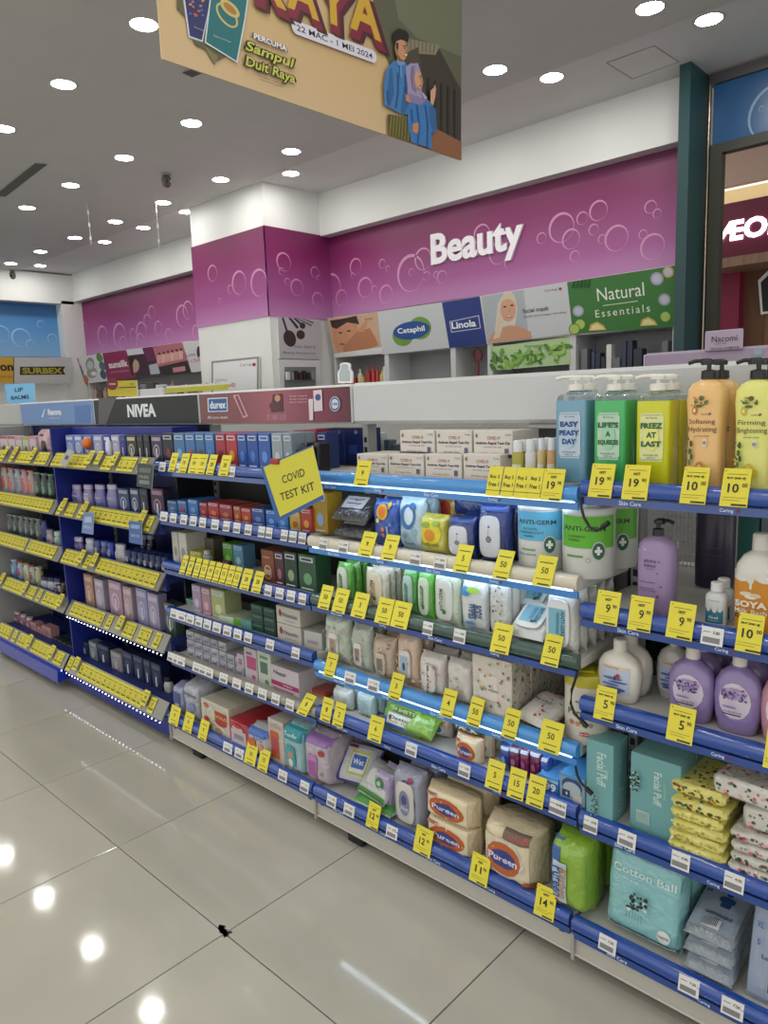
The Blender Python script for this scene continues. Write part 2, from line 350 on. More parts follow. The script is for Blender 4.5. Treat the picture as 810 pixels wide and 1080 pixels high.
# linear air grille, small square vent, access panel, cameras, hanging strings
def grille(name, label, pts, nsl):
    P = [on_z(x, y, ZC) for x, y in pts]; e = empty(name, (P[0]+P[2])/2); tag(e, label, 'vent')
    b = MB(); b.poly([(p.x, p.y, ZC-0.004) for p in P], mat('#7d7c78', 0.6)); fr = wmesh('frame', b, e)
    n = nsl
    for i in range(n):
        t0, t1 = (i+0.25)/n, (i+0.7)/n; L = lambda a, c, t: a.lerp(c, t)
        q = [L(P[0], P[3], t0), L(P[1], P[2], t0), L(P[1], P[2], t1), L(P[0], P[3], t1)]
        b = MB(); b.poly([(p.x, p.y, ZC-0.007) for p in q], mat('#55544f', 0.5)); wmesh('slat', b, e)
grille('air_grille', 'long narrow slotted air grille in the ceiling at left', [(-6, 206), (37, 172), (50, 173), (6, 207)][:4], 4)
grille('ceiling_vent', 'small square louvred vent beside the hanging banner', [(192, 76), (205, 72), (214, 76), (203, 81)], 5)
P = [on_z(x, y, ZC+0.02) for x, y in [(640, 66), (667, 83), (716, 65), (690, 48)]]
b = MB(); b.poly([(p.x, p.y, ZC+0.0185) for p in P], CEIL2)
for i in range(4):
    a, c_ = P[i], P[(i+1) % 4]; b.tube([(a.x, a.y, ZC+0.0185), (c_.x, c_.y, ZC+0.0185)], 0.0035, mat('#8d8c88', 0.7), 4)
wmesh('access_panel', b, ceil)
def cctv(p, lab, r):
    e = empty('security_camera', p); tag(e, lab, 'security camera')
    b = MB(); b.loft([(-0.02, r*0.8, r*0.8, 2), (0, r, r, 2)], mat('#8f8e8a', 0.5)); link('mount', b.mesh('mount', True), e)
    b = MB(); b.loft([(-0.02-r*1.3+r*1.3*math.sin(t*math.pi/8-math.pi/2)+r*0.3, max(0.002, r*math.cos(t*math.pi/8-math.pi/2)), max(0.002, r*math.cos(t*math.pi/8-math.pi/2)), 2) for t in range(8)], mat('#55534f', 0.3)); link('dome', b.mesh('dome', True), e)
    b = MB(); b.loft([(-0.02-r*1.6, 0.012, 0.012, 2, r*0.7, -r*0.5), (-0.02-r, 0.02, 0.02, 2, r*0.7, -r*0.5)], mat('#141414', 0.1)); link('lens', b.mesh('lens', True), e)
cctv(on_z(175, 183, ZC), 'grey dome security camera on ceiling near the column', 0.05)
cctv(on_z(12, 285, ZC), 'small dark security camera on ceiling at the far left wall', 0.06)
for (x, y, y2, lab) in ((92, 214, 258, 'left thin hanging string below ceiling'), (164, 212, 262, 'right thin hanging string below ceiling')):
    p = on_z(x, y, ZC); z2 = z_at(y2, p.x, p.y); b = MB(); b.tube([(p.x, p.y, ZC), (p.x, p.y, z2)], 0.004, mat('#c9c9c9', 0.4), 5)
    for k in range(3): z = ZC+(z2-ZC)*(k+0.7)/3.2; b.box(p.x-.008, p.x+.008, p.y-.008, p.y+.008, z-.02, z+.02, mat('#dadada', 0.5))
    o = wmesh('ceiling_string', b); tag(o, lab, 'string')
# ============================================================ light box signs on the back wall
def panel(name, label, O, U, V, pts, m, th=0.05, cat='sign'):
    """quad panel with real thickness, front on the plane; returns (object, sheet)"""
    s = Sheet(O, U, V); q = [s.px(*p) for p in pts]; A = [s.P(u, v) for u, v in q]
    a = sum(q[i][0]*q[(i+1) % 4][1]-q[(i+1) % 4][0]*q[i][1] for i in range(4))
    if a < 0: A = A[::-1]
    B = [p-s.N*th for p in A]; b = MB(); b.poly(A, m); k = mat('#cfcfcd', 0.5)
    for i in range(4): j = (i+1) % 4; b.poly([A[j], A[i], B[i], B[j]], k)
    b.poly(B[::-1], k); o = wmesh(name, b); tag(o, label, cat); s.base = 0.001; return o, s
LO, LU, LV = (0, 5.88, 1.93), (1, 0, 0), (0, -0.10, 0.44)
SK, SK2, HAIR = mat('#c9916e', 0.5), mat('#b57a58', 0.5), mat('#3a2a22', 0.5)
o, s = panel('lightbox_sign', 'beige lightbox sign with a woman touching her cheek', LO, LU, LV, [(345,336),(398,329),(403,373),(353,377)], mat('#c9a78d', 0.4))
s.poly([(350,345),(362,336),(376,334),(378,352),(372,366),(356,372),(352,362)], SK); s.poly([(350,345),(348,338),(362,336),(376,333),(379,342),(366,340),(355,347)], HAIR)
s.poly([(362,366),(376,350),(390,346),(396,356),(399,364),(380,371),(362,374)], SK2); s.poly([(376,350),(386,338),(388,340),(384,350)], SK)
s.ellpx(359, 351, 2, 0.8, HAIR); s.ellpx(368, 349, 2, 0.8, HAIR); s.ellpx(361, 363, 3, 1.1, mat('#a8534d', 0.5)); s.poly([(352,373),(403,366),(403,373),(353,377)], mat('#dcdcdc', .4)); s.textpx('Avene', 389, 336, 3.2, mat('#8a5a3a', .5), shear=0)
s.done('print', o)
o, s = panel('lightbox_sign', 'white lightbox sign reading Cetaphil in a green and blue oval', LO, LU, LV, [(398,329),(466,319),(474,367),(403,374)], mat('#c8cdd0', 0.4))
s.ellpx(425, 354, 11, 11, mat('#6f9b3c', .4)); s.ellpx(443, 346, 12, 12, mat('#6f9b3c', .4)); s.ellpx(434, 348.5, 19.5, 9.5, mat('#1f4f97', .4), rot=-0.15); s.textpx('Cetaphil', 433.5, 348.5, 7.6, mat('#f4f6f8', .4), wpx=29, bold=0.02); s.done('print', o)
o, s = panel('lightbox_sign', 'navy lightbox sign reading Linola in a thin white frame', LO, LU, LV, [(466,319),(506,312.5),(513.5,363),(474,367)], mat('#24397f', 0.4))
for a in ([(474,339),(505,332.5),(505,333.3),(474,339.8)], [(476,350),(507,345.5),(507,346.3),(476,350.8)], [(474,339),(474.8,339),(476.8,350.6),(476,350.8)], [(504.4,332.7),(505.2,332.5),(507.2,346.2),(506.4,346.3)]): s.poly(a, mat('#c8cfe4', .4))
s.textpx('Linola', 489, 342, 7.6, mat('#eef0f6', .4), wpx=26, bold=0.03); s.done('print', o)
o, s = panel('lightbox_sign', 'white lightbox sign with smiling woman reading facial mask', LO, LU, LV, [(506,312.5),(598,297.5),(604,352),(513.5,363)], mat('#cdd0d4', 0.4))
s.poly([(508,313),(552,305.5),(558,357),(514,362)], mat('#aeb6bd', .4)); s.poly([(525,320),(533,307),(541,309),(546,325),(543,345),(522,350)], mat('#d8cfc4', .4)); s.poly([(514,362),(519,352),(528,346),(537,343),(548,344),(560,350),(561,357)], mat('#cf9c7f', .4))
s.ellpx(536, 326, 8.2, 13.5, mat('#d8a587', .4)); s.poly([(526,322),(524,345),(520,358),(527,356),(531,343),(528,330)], mat('#dccbb0', .4)); s.poly([(527,318),(534,309),(543,311),(545,320),(536,315)], mat('#d9c8ad', .4))
s.ellpx(532.5, 323.5, 1.8, 0.8, HAIR); s.ellpx(540, 322, 1.8, 0.8, HAIR); s.ellpx(537, 334, 3.1, 1.3, mat('#b4655b', .4)); s.ellpx(537, 333.6, 2.3, 0.6, mat('#efe9e2', .4)); s.ellpx(537, 328.5, 1.1, 0.6, mat('#c08968', .4))
s.textpx('facial mask', 565, 326.5, 4.6, mat('#3a3a40', .4), wpx=28, bold=.01); s.textpx('Vita-lift, Q10, Collagen, Anti-aging', 574, 332, 2.4, mat('#5a5a60', .4), wpx=45); s.textpx('Caring', 581, 306, 2.8, mat('#6b4b63', .4), wpx=13); s.ellpx(591, 304.5, 1.7, 1.5, mat('#b02040', .4)); s.done('print', o)
o, s = panel('lightbox_sign', 'green lightbox sign reading Natural Essentials with lemons', LO, LU, LV, [(598,297.5),(712,280),(712,344.5),(605,352)], mat('#3f7a3a', 0.4))
s.textpx('Natural', 654, 308, 14, mat('#eef2e6', .4), wpx=50); s.textpx('Essentials', 656, 328, 8, mat('#eef2e6', .4), wpx=58, space=1.3)
s.poly([(636,322),(673,317),(673,317.8),(636,322.8)], mat('#dfe6d0', .4))
for x, y, r, h in ((610,328,6,'#9fa8b5'),(693,294,7,'#a99fc4'),(701,316,6.5,'#9fa8b5'),(705,287,6,'#c7ab6f')): s.ellpx(x, y, r, r, mat(h, .4)); s.ellpx(x, y, r*.7, r*.7, mat('#c4c6d4', .4))
for x, y in ((612,342),(702,334),(606,347)): s.ellpx(x, y, 6, 6, mat('#4c8a2e', .4)); s.ellpx(x, y, 5, 5, mat('#b5c96a', .4))
for x, y in ((630,346),(684,341)): s.poly([(x-9,y+3),(x-7,y-4),(x,y-7),(x+7,y-3),(x+10,y+2)], mat('#cdb55a', .4)); s.poly([(x-7,y+2),(x-5,y-3),(x,y-5),(x+5,y-2),(x+8,y+1)], mat('#e6dda2', .4))
for k in range(5): s.poly([(603+k*4,304),(605+k*4,297-k*.6),(607+k*4,296-k*.5),(606+k*4,303)], mat('#23502a', .4))
s.done('print', o)
o, s = panel('lightbox_sign', 'lower green leaf sign beneath the facial mask sign', (0, 5.9, 1.8), (1, 0, 0), (0, 0, 1), [(517,366),(601,355),(602,384),(518,391)], mat('#a9c48f', 0.4), 0.02)
random.seed(5)
for k in range(70):
    x = random.uniform(519, 599); b_ = 366-(x-517)*.13; y = random.uniform(b_+9+abs(x-560)*-.05, b_+23); a = random.uniform(0, 3.1); r = random.uniform(3, 6)
    s.ellpx(x, y, r, r*0.42, mat(random.choice(['#5f8f33', '#3f6b28', '#7fae4a', '#93bd5c', '#4d7a2c']), .4), 8, a)
s.textpx('Phytogreen', 565, 365, 4, mat('#3f6b3a', .4), wpx=22); s.done('print', o)
# far left part of the back wall
o, s = panel('lightbox_sign', 'white lightbox sign with a grey head and coloured leaves', LO, LU, LV, [(77,378),(108,372.5),(113.5,402),(86,405)], mat('#d6d7d8', 0.4))
s.ellpx(95, 384, 4.5, 7, mat('#8a8a8a', .4)); s.ellpx(97, 393, 5.5, 6, mat('#9a9a9a', .4)); s.ellpx(95, 385, 3.2, 4.5, mat('#c5c5c5', .4)); s.ellpx(99, 394, 3, 2.2, mat('#e5e5e5', .4))
for x, y, h in ((80,381,'#8f3a4c'),(83,388,'#a0485a'),(85,393,'#4b6c8c'),(90,400,'#b86a4f'),(105,377,'#5c8a3c'),(108,386,'#3f6c7c'),(109,395,'#35506b')): s.ellpx(x, y, 3.2, 5, mat(h, .4), 12, -.35)
s.done('print', o)
o, s = panel('lightbox_sign', 'magenta lightbox sign reading sunsilk', LO, LU, LV, [(108,372.5),(133,369),(144,398),(113.5,402)], mat('#8e1f55', 0.4))
s.textpx('sunsilk', 124.5, 384, 7.5, mat('#f0e8ee', .4), wpx=21, bold=.03); s.textpx('co-creation', 126, 391.5, 2.2, mat('#d0a8c0', .4), wpx=20); s.done('print', o)
o, s = panel('lightbox_sign', 'dark purple lightbox sign with a woman in profile', LO, LU, LV, [(133,369),(160.5,365.7),(170,395.5),(144,398)], mat('#3d1c38', 0.4))
s.poly([(133,369),(150,367),(152,373),(135,375)], mat('#d8d8dc', .4)); s.ellpx(142, 386, 5, 7, mat('#c9a08c', .4)); s.poly([(135,377),(143,376),(140,384),(141,396),(139,396)], mat('#1c1014', .4)); s.poly([(157,385),(166,383),(169,394),(159,395)], mat('#b9bcc4', .4)); s.poly([(151,368),(160,366.5),(164,380),(155,381)], mat('#6e2350', .4)); s.done('print', o)
o, s = panel('lightbox_sign', 'salmon pink lightbox sign with a row of dancing women', LO, LU, LV, [(160.5,365.7),(192,361),(202,393),(170,395.5)], mat('#2a2024', 0.4))
s.poly([(161,366),(192,361.3),(198,380),(167,387)], mat('#b96c7c', .4)); s.poly([(182,388),(195,386),(196,391),(183,393)], mat('#c98a90', .4))
for k in range(6): x = 168+k*4.6; y = 381-k*.9; s.poly([(x-2,y+3),(x-2.6,y-5),(x,y-9),(x+2,y-5),(x+2,y+2)], mat(['#d9a39a', '#e0b4a8'][k % 2], .4)); s.ellpx(x, y-8, 1.4, 1.6, mat('#5a2a30', .4), 8)
s.done('print', o)
o, s = panel('lightbox_sign', 'white lightbox sign beside the column with pink script', LO, LU, LV, [(192,361),(210,359.5),(213,391.5),(202,393)], mat('#d3d3d6', 0.4))
s.textpx('Love', 201, 374, 4, mat('#6a5a66', .4), wpx=10); s.textpx('is a Skill', 204, 380, 4, mat('#c0507a', .4), wpx=14); s.ellpx(209.5, 371, 2, 6, HAIR); s.done('print', o)
# far left wall signs
BO = (-12.60, 0, 0)
o, s = panel('lightbox_sign', 'grey lightbox sign reading SURBEX in a black bar', BO, (0, 1, 0), (0, 0, 1), [(15,377),(75.5,377),(75.2,405),(15,404)], mat('#b9babb', 0.4))
s.poly([(21,386.8),(69,386.5),(66.5,390.5),(69,395),(21,395.5)], mat('#2b2b16', .4)); s.textpx('SURBEX', 45, 391, 6.4, mat('#a59c3a', .4), wpx=42, bold=.04); s.done('print', o)
o, s = panel('lightbox_sign', 'amber lightbox sign at the left edge ending in the letters on', BO, (0, 1, 0), (0, 0, 1), [(-22,377),(15,377),(15,404),(-22,404)], mat('#c49a2c', 0.4))
s.textpx('on', 7, 388, 6.6, mat('#2a1f10', .4), wpx=14, bold=.04); s.textpx('feel this', 7, 397, 2.6, mat('#8c5a20', .4), wpx=13); s.poly([(14,377),(15,377),(15,404),(14,404)], mat('#5a4420', .4)); s.done('print', o)
# column signs
o, s = panel('column_poster', 'white framed poster on the front of the column', (0, 5.03, 0), (1, 0, 0), (0, 0, 1), [(223,381),(273,376),(273,413),(223,416)], mat('#8b8c8a', 0.4), 0.02, 'poster')
s.poly([(225,383),(271,378.4),(271,413),(225,416)], mat('#dcdde0', .4)); s.textpx('Caring', 259, 385, 3.6, mat('#4a4a50', .4), wpx=12); s.ellpx(268, 384.5, 2, 1.9, mat('#a02040', .4)); s.textpx('Genuine', 233, 400.5, 3.2, mat('#8a8a90', .4), wpx=12); s.textpx('Caffeine', 231, 406, 6, mat('#b02a5a', .4), wpx=34); s.done('print', o)
o, s = panel('brush_sign', 'white sign with make-up brushes on the column side', (-6.36, 0, 0), (0, 1, 0), (0, 0, 1), [(293,335),(338,338),(338,379),(295,378)], mat('#b4b4b9', 0.4), 0.04)
for pts, (bx_, by_, rx_, ry_) in (([(297,335),(299,335),(304,350),(302,351)], (305.5,357,6.5,9)), ([(304,335.3),(307,335.5),(315,345),(313,347)], (317,353,4.5,5)), ([(309,335.6),(312,335.8),(318,341),(316,342)], (319,343.5,3,3.4))):
    s.poly(pts, mat('#2a2426', .4)); s.ellpx(bx_, by_, rx_, ry_, mat('#3a2c2a', .5), 14, -.3)
s.poly([(313,336),(314.5,336),(329,343),(328,344)], mat('#2a2426', .4)); s.poly([(318,336.2),(319.5,336.3),(331,340),(330,341)], mat('#2a2426', .4))
s.textpx('Hair, Bath &', 322, 366, 3.6, mat('#6e6e76', .4), wpx=22); s.textpx('Beauty Accessories', 316, 372.5, 3.6, mat('#6e6e76', .4), wpx=34); s.done('print', o)
o, s = panel('column_cabinet', 'white open wall cabinet on the column side under the brush sign', (-6.36, 0, 0), (0, 1, 0), (0, 0, 1), [(294,379),(338,380),(338,420),(296,420)], mat('#cfd0d2', 0.4), 0.04, 'cabinet')
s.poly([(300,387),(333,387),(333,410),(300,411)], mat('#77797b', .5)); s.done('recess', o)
random.seed(9)
for k in range(7):
    p = on_x(303+k*4.3, 404, -6.33); b = bx(p.x, p.x+0.03, p.y-0.02, p.y+0.02, 1.66, 1.73+random.random()*.03, mat(random.choice(['#2b2b2b', '#8a8a8a', '#d0cfcf', '#4a2a2a']), .4)); o = wmesh('small_box', b, None); reg(o, 'tiny accessory pack', 'in the column cabinet', 'box', p.y)
# ============================================================ wall shelving under the light boxes
def wall_unit(lab, x0, x1, items, seed):
    e = empty('wall_shelf_unit', ((x0+x1)/2, 6.07, 0)); tag(e, lab, 'shelf unit'); wm = mat('#c4c5c6', .45); rel = lambda b, n: wmesh(n, b, e)
    rel(bx(x0, x1, 6.25, 6.29, 0, 1.93, mat('#9a9c9e', .5)), 'back_panel')
    rel(bx(x0, x0+0.03, 5.9, 6.25, 0, 1.93, wm), 'side_panel'); rel(bx(x1-0.03, x1, 5.9, 6.25, 0, 1.93, wm), 'side_panel')
    for z in (0.3, 0.7, 1.1, 1.5, 1.90): rel(bx(x0+0.03, x1-0.03, 5.9, 6.25, z, z+0.025, wm), 'shelf')
    random.seed(seed); x = x0+0.06
    while x < x1-0.08 and items:
        w = random.uniform(0.045, 0.09)*(1.75 if x1-x0 > 3 else 1); h = random.uniform(0.14, 0.3); c = random.choice(items); b = MB()
        if random.random() < .5: b.box(x, x+w*.85, 5.93, 6.02, 1.525, 1.525+h, mat(c, .4), .003)
        else: b.loft([(1.525, w*.38, w*.38, 2, x+w/2, 5.97), (1.525+h*.75, w*.38, w*.38, 2, x+w/2, 5.97), (1.525+h*.82, w*.15, w*.15, 2, x+w/2, 5.97), (1.525+h, w*.15, w*.15, 2, x+w/2, 5.97)], mat(c, .4), 10)
        o = wmesh('beauty_product', b, None, True); reg(o, 'small product', 'on '+lab.split(' under')[0].replace('open ', ''), 'product'); x += w
XA = lambda px: x_at(px, 5.9, 1.75)
e = [XA(353), XA(408), XA(478), XA(517), XA(604), XA(713)]
wall_unit('open wall shelves under the beige woman sign', e[0], e[1], ['#c9c2b0', '#b8c4c9', '#d8d8d8', '#a83030', '#c7b56a'], 1)
wall_unit('empty wall shelves under the oval sign', e[1], e[2], [], 2)
wall_unit('narrow wall shelves under the navy sign', e[2], e[3], [], 3)
wall_unit('wall shelves behind the leaf sign', e[3], e[4], [], 4)
wall_unit('right wall shelves under the green sign', e[4], e[5], ['#2c3450', '#22283a', '#8c6a3a', '#d5d5d5', '#6a6a70'], 5)
wall_unit('long far wall shelves under the magenta banner', -12.6, -7.85, ['#5c4a4a', '#8a8078', '#3c3438', '#a88c7c', '#6b5a50', '#b9b0a8'], 6)
b = MB(); p = on_y(504, 381, 5.95); b.tube([(p.x, 5.95, 1.53), (p.x, 5.95, 1.75)], .012, mat('#7a1f28', .4)); b.loft([(1.75, .045, .02, 2, p.x, 5.95), (1.80, .06, .02, 2, p.x, 5.95), (1.85, .045, .02, 2, p.x, 5.95)], mat('#5e1820', .4)); tag(wmesh('display_stand', b, None, True), 'small dark red round display stand below the navy sign', 'stand')
# ============================================================ the hanging campaign banner
XB = -2.0
s = Sheet((XB, 0, 0), (0, 1, 0), (0, 0, 1))
y0, zb = s.px(171, 62); y1, _ = s.px(486, 170); zt = 3.34
b = bx(XB-0.006, XB, y0, y1, zb, zt, gradient('banner_paper', [(0, '#cdb289'), (0.3, '#c9ab78'), (0.6, '#c3b294'), (1, '#b9a78c')], 2, 0, 0.9, .5))
ban = wmesh('hanging_banner', b); tag(ban, 'large beige festive banner hanging from the ceiling with a couple and dates', 'banner')
for y in (y0+0.15, y1-0.15):
    b = MB(); b.tube([(XB, y, zt), (XB, y, ZC)], 0.0025, mat('#999999', .4, metal=.6), 5); wmesh('hanging_wire', b, ban)
s.base = 0.001
gr = mat('#4d4f3d', .5); s.poly([(395,-60),(487,-60),(486,168),(452,156),(430,120),(407,60),(392,-5)], mat('#5a5a47', .5))
s.poly([(405,-60),(487,-60),(486,60),(440,40),(420,20)], mat('#6b6e58', .5))
s.poly([(440,48),(462,50),(486,95),(486,158),(458,140),(446,95)], mat('#3a342c', .5)); s.poly([(426,40),(464,48),(459,58),(428,56)], mat('#857d66', .5))
for k in range(8): s.poly([(428+k*4.2,41+k*.9),(428.7+k*4.2,41.2+k*.9),(429.6+k*3.9,55+k*.2),(429+k*3.9,55+k*.2)], gr)
for k in range(5): s.poly([(450+k*7,82+k*3),(452+k*7,82+k*3),(452+k*7,140+k*3),(450+k*7,138+k*3)], mat('#241f1a', .5))
s.poly([(452,132),(486,150),(486,169),(440,154)], mat('#8a5a3c', .5)); s.poly([(420,60),(440,50),(448,100),(440,130),(430,110)], mat('#4a4438', .5))
s.poly([(186,-12),(262,-12),(260,8),(255,24),(247,34),(238,60),(226,66),(216,53),(205,48),(196,20),(186,10)], mat('#5d5a3c', .5)); s.poly([(216,50),(229,60),(226,69),(219,58)], mat('#7d7450', .5))
s.poly([(188,-30),(222,-24),(222,0),(213,45),(198,40)], mat('#c7ccd8', .5)); s.poly([(190,-30),(222,-24),(221,0),(212,43),(199.5,38.5)], mat('#2b2d63', .5))
for k in range(14): s.ellpx(206+7*math.sin(k*2.4), 8+9*math.cos(k*1.7), 1.8, 1.5, mat(['#b55a3a', '#8a7a9a', '#c98a4a', '#4a5aa0'][k % 4], .5), 8)
s.poly([(222,-20),(262,-12),(258,20),(249,67),(214.5,46)], mat('#cfd8dc', .5)); s.poly([(223.5,-20),(261,-12),(256.5,20),(248,65),(216,45)], mat('#1c6c72', .5))
for dx, dy, h in ((0, 0, '#c4b36e'),):
    s.ellpx(238, 17, 16, 8, mat('#c4b36e', .5), 20, .9); s.ellpx(238, 17, 13.6, 6, mat('#1c6c72', .5), 20, .9); s.ellpx(241, 10, 13, 6, mat('#c4b36e', .5), 18, .75); s.ellpx(241, 10, 9, 3.4, mat('#a8763a', .5), 14, .75)
s.textpx('Selamat Raya', 233, 42, 2.4, mat('#b6c8b8', .5), wpx=18); s.textpx('Selamat', 208, 31, 2.2, mat('#a8a4c8', .5), wpx=10)
DK = mat('#2a2616', .5); s.textpx('PERCUMA', 284, 46, 6.5, mat('#55505a', .5), wpx=37, bold=.10); s.textpx('PERCUMA', 284, 45.7, 5.6, mat('#ece8ee', .5), wpx=34, bold=.03)
for bd, c_, dw in ((.10, DK, 4), (.02, mat('#c3c552', .5), 0)):
    s.textpx('Sampul', 284, 60, 13.5+dw*.5, c_, wpx=51+dw, bold=bd, shear=.25); s.textpx('Duit Raya', 284, 76, 13.5+dw*.5, c_, wpx=51+dw, bold=bd, shear=.2)
s.textpx('*Sertakan kepada', 283, 85, 2, DK, wpx=27); s.textpx('terma & syarat', 285, 89, 2, DK, wpx=22)
# the date pill
A, B_ = s.px(309, 31), s.px(393, 62); v_h = abs(s.px(309, 31)[1]-s.px(309, 15)[1])
L = math.hypot(B_[0]-A[0], B_[1]-A[1]); pa = s.px(306, 28); pb = s.px(395, 62)
hh = v_h; pts = []
for t in range(13): a = math.pi/2+math.pi*t/12; pts.append((pa[0]+0.02+hh*.45*math.cos(a), pa[1]+hh*.45*math.sin(a)))
for t in range(13): a = -math.pi/2+math.pi*t/12; pts.append((pb[0]-0.02+hh*.45*math.cos(a), pb[1]+hh*.45*math.sin(a)))
s.poly(pts, mat('#d5d3de', .5), False); rr = math.atan2(pb[1]-pa[1], pb[0]-pa[0])
s.text('22 MAC - 1 MEI 2024', (pa[0]+pb[0])/2, (pa[1]+pb[1])/2, hh*.40, mat('#14121c', .5), bold=.012, width=(pb[0]-pa[0])*.90, rot=rr)
MAR = mat('#4a1524', .5); GLD = mat('#c9a02e', .5)
for ch_, x, y in (('R', 283, -18), ('A', 317, -7), ('Y', 349, 4), ('A', 383, 15)):
    s.textpx(ch_, x+6, y+12, 50, MAR, wpx=40, bold=.07); s.textpx(ch_, x+2, y+8, 50, mat('#7a1f34', .5), wpx=38, bold=.06); s.textpx(ch_, x, y, 46, GLD, wpx=33, bold=.03)
# couple
BL, BL2 = mat('#3f78b0', .5), mat('#2e5f94', .5)
s.poly([(407,121),(433,126),(436,152),(408,143)], mat('#4f4a20', .5))
for k in range(8): s.poly([(410+k*3,123),(411.4+k*3,123.4),(409.4+k*3.2,144+k),(408+k*3.2,143.6+k)], mat('#7a7238', .5))
s.poly([(413,65),(424,66),(430,74),(431,100),(429,122),(420,121),(403,112),(402,90),(405,74)], BL); s.poly([(423,92),(430,96),(429,108),(424,122),(420,120)], BL2); s.poly([(408,74),(411,72),(413,100),(409,112),(406,108)], BL2)
s.poly([(416,58),(423,60),(423,68),(416,67)], mat('#b08058', .5)); s.ellpx(420.5, 53.5, 6.6, 12, mat('#c08f68', .5), 18, -.1); s.poly([(412.5,46),(412.5,35),(418,31),(426,34),(428.5,38),(428,46),(420,43)], mat('#181818', .5)); s.ellpx(424, 52, 1.2, .6, HAIR, 8); s.ellpx(424.5, 60, 2, .7, mat('#8a4a40', .5), 8)
s.poly([(428,106),(446,104),(454,112),(458,136),(455,142),(452,140),(453,158),(431,151),(427,130)], mat('#3974b2', .5)); s.poly([(450,112),(457,116),(458,137),(454,141),(450,128)], BL2)
s.poly([(425,72),(430,68),(438,68),(441,78),(442,98),(448,104),(440,112),(430,108),(426,96)], mat('#9c8fb0', .5)); s.ellpx(438.5, 86, 4.6, 9.5, mat('#c9997a', .5), 16, -.08); s.ellpx(441, 84, 1, .5, HAIR, 8); s.ellpx(440.5, 91.5, 1.7, .7, mat('#9a4a48', .5), 8)
s.poly([(428,99),(440,104),(448,106),(441,112),(430,109)], mat('#8578a0', .5)); s.poly([(451,97),(455,93),(457,94),(456,104),(454,112),(451,110)], mat('#c9997a', .5)); s.poly([(454.5,94),(455,91),(456.4,91),(456,95)], mat('#c9997a', .5))
s.poly([(432,132),(438,130),(440,136),(437,142),(432,140)], mat('#b8845f', .5)); s.poly([(424,100),(429,102),(430,110),(425,108)], mat('#b8845f', .5))
# folds, collars and facial features of the printed couple
for pts in ([(416,78),(417.5,78),(418,98),(415,116),(414,114),(416.6,97)], [(424,80),(425.4,80),(427,96),(425,104),(424.4,95)], [(405,96),(406.4,96),(408,112),(406.6,112)]): s.poly(pts, mat('#2a5688', .5))
s.poly([(415,66),(424,67),(422,71),(416,70)], mat('#6b97c4', .5)); s.poly([(418.6,70),(420.2,70),(420.6,84),(419.2,84)], mat('#6b97c4', .5))
for pts in ([(436,112),(437.4,112),(440,134),(438,154),(437,154),(438.6,134)], [(445,112),(446.4,112),(449,134),(448,157),(447,157),(447.6,134)], [(430,116),(431.4,116),(433,130),(431.8,130)]): s.poly(pts, mat('#285488', .5))
s.poly([(431,72),(434,70),(433.6,86),(436,98),(432,96),(430.4,84)], mat('#7d7096', .5)); s.poly([(441,99),(443,99),(447,105),(444,106)], mat('#b0a4c0', .5))
s.poly([(415,56),(417,60),(421,65),(424,64.6),(421,66.4),(416.6,63)], mat('#94683f', .5)); s.poly([(414.6,47),(416.6,46.6),(416.8,53),(415,55)], mat('#2a211c', .5)); s.ellpx(415.6, 55.4, 1.1, 2.2, mat('#a87850', .5), 10)
s.poly([(421.6,49.6),(425.6,49.2),(425.6,50.2),(421.8,50.4)], HAIR); s.poly([(425.4,52),(427.4,57.4),(424.8,57.6)], mat('#a9764e', .5)); s.poly([(422.8,59.2),(426,59),(425.4,60.4),(423.2,60.2)], mat('#efe6dc', .5))
s.poly([(438.6,81.4),(442,81.2),(442,82.1),(438.8,82.2)], HAIR); s.poly([(441.6,84),(443.2,88.6),(441,88.8)], mat('#b07e60', .5)); s.poly([(436.2,92),(439,95.4),(442,94),(440,96),(437,95)], mat('#a9785a', .5))
s.done('print', ban)
# ============================================================ the mall beyond the shopfront
MA = 9.0
st = empty('mall_shop', (-1, MA, 0)); tag(st, 'maroon shop front across the mall behind the shopfront glass', 'shop')
wmesh('sign_board', bx(-3.6, 2.5, MA, MA+.2, 2.82, 3.44, mat('#6e0f38', .35)), st)
wmesh('cove_light', bx(-3.6, 2.5, MA+.1, MA+.2, 3.44, 3.60, mat('#e8cf98', .5, 'emit0.25')), st)
wmesh('upper_wall', bx(-3.6, 2.5, MA-.1, MA, 3.60, 4.4, mat('#c9ac9c', .5)), st)
wmesh('wood_wall', bx(-2.98, 2.5, MA+.25, MA+.3, 0, 2.75, mat('#8a5c40', .5, 'wood')), st)
wmesh('maroon_jamb', bx(-3.4, -2.95, MA+.1, MA+.3, 0, 2.72, mat('#85113c', .4)), st)
wmesh('canopy', bx(-3.6, 2.5, MA-.35, MA+.3, 2.70, 2.80, mat('#b08a70', .5, 'wood')), st)
for k, dx in enumerate((0.25, 0.5, 1.1, 1.35, 2.2, 2.9)): wmesh('wall_panel', bx(-2.95+dx, -2.95+dx+.2, MA+.22, MA+.25, 0, 2.68, mat(['#9a6c4c', '#7c5038'][k % 2], .5, 'wood')), st)
s = Sheet((0, MA, 0), (1, 0, 0), (0, 0, 1), 0.02); wl = mat('#f3fbff', .4, 'emit1.6')
u0, v0 = s.px(777, 241)
s.textpx('\u00c6ON', 794, 240, 22, wl, wpx=78, bold=.04, shear=.04); s.done('lit_lettering', st)
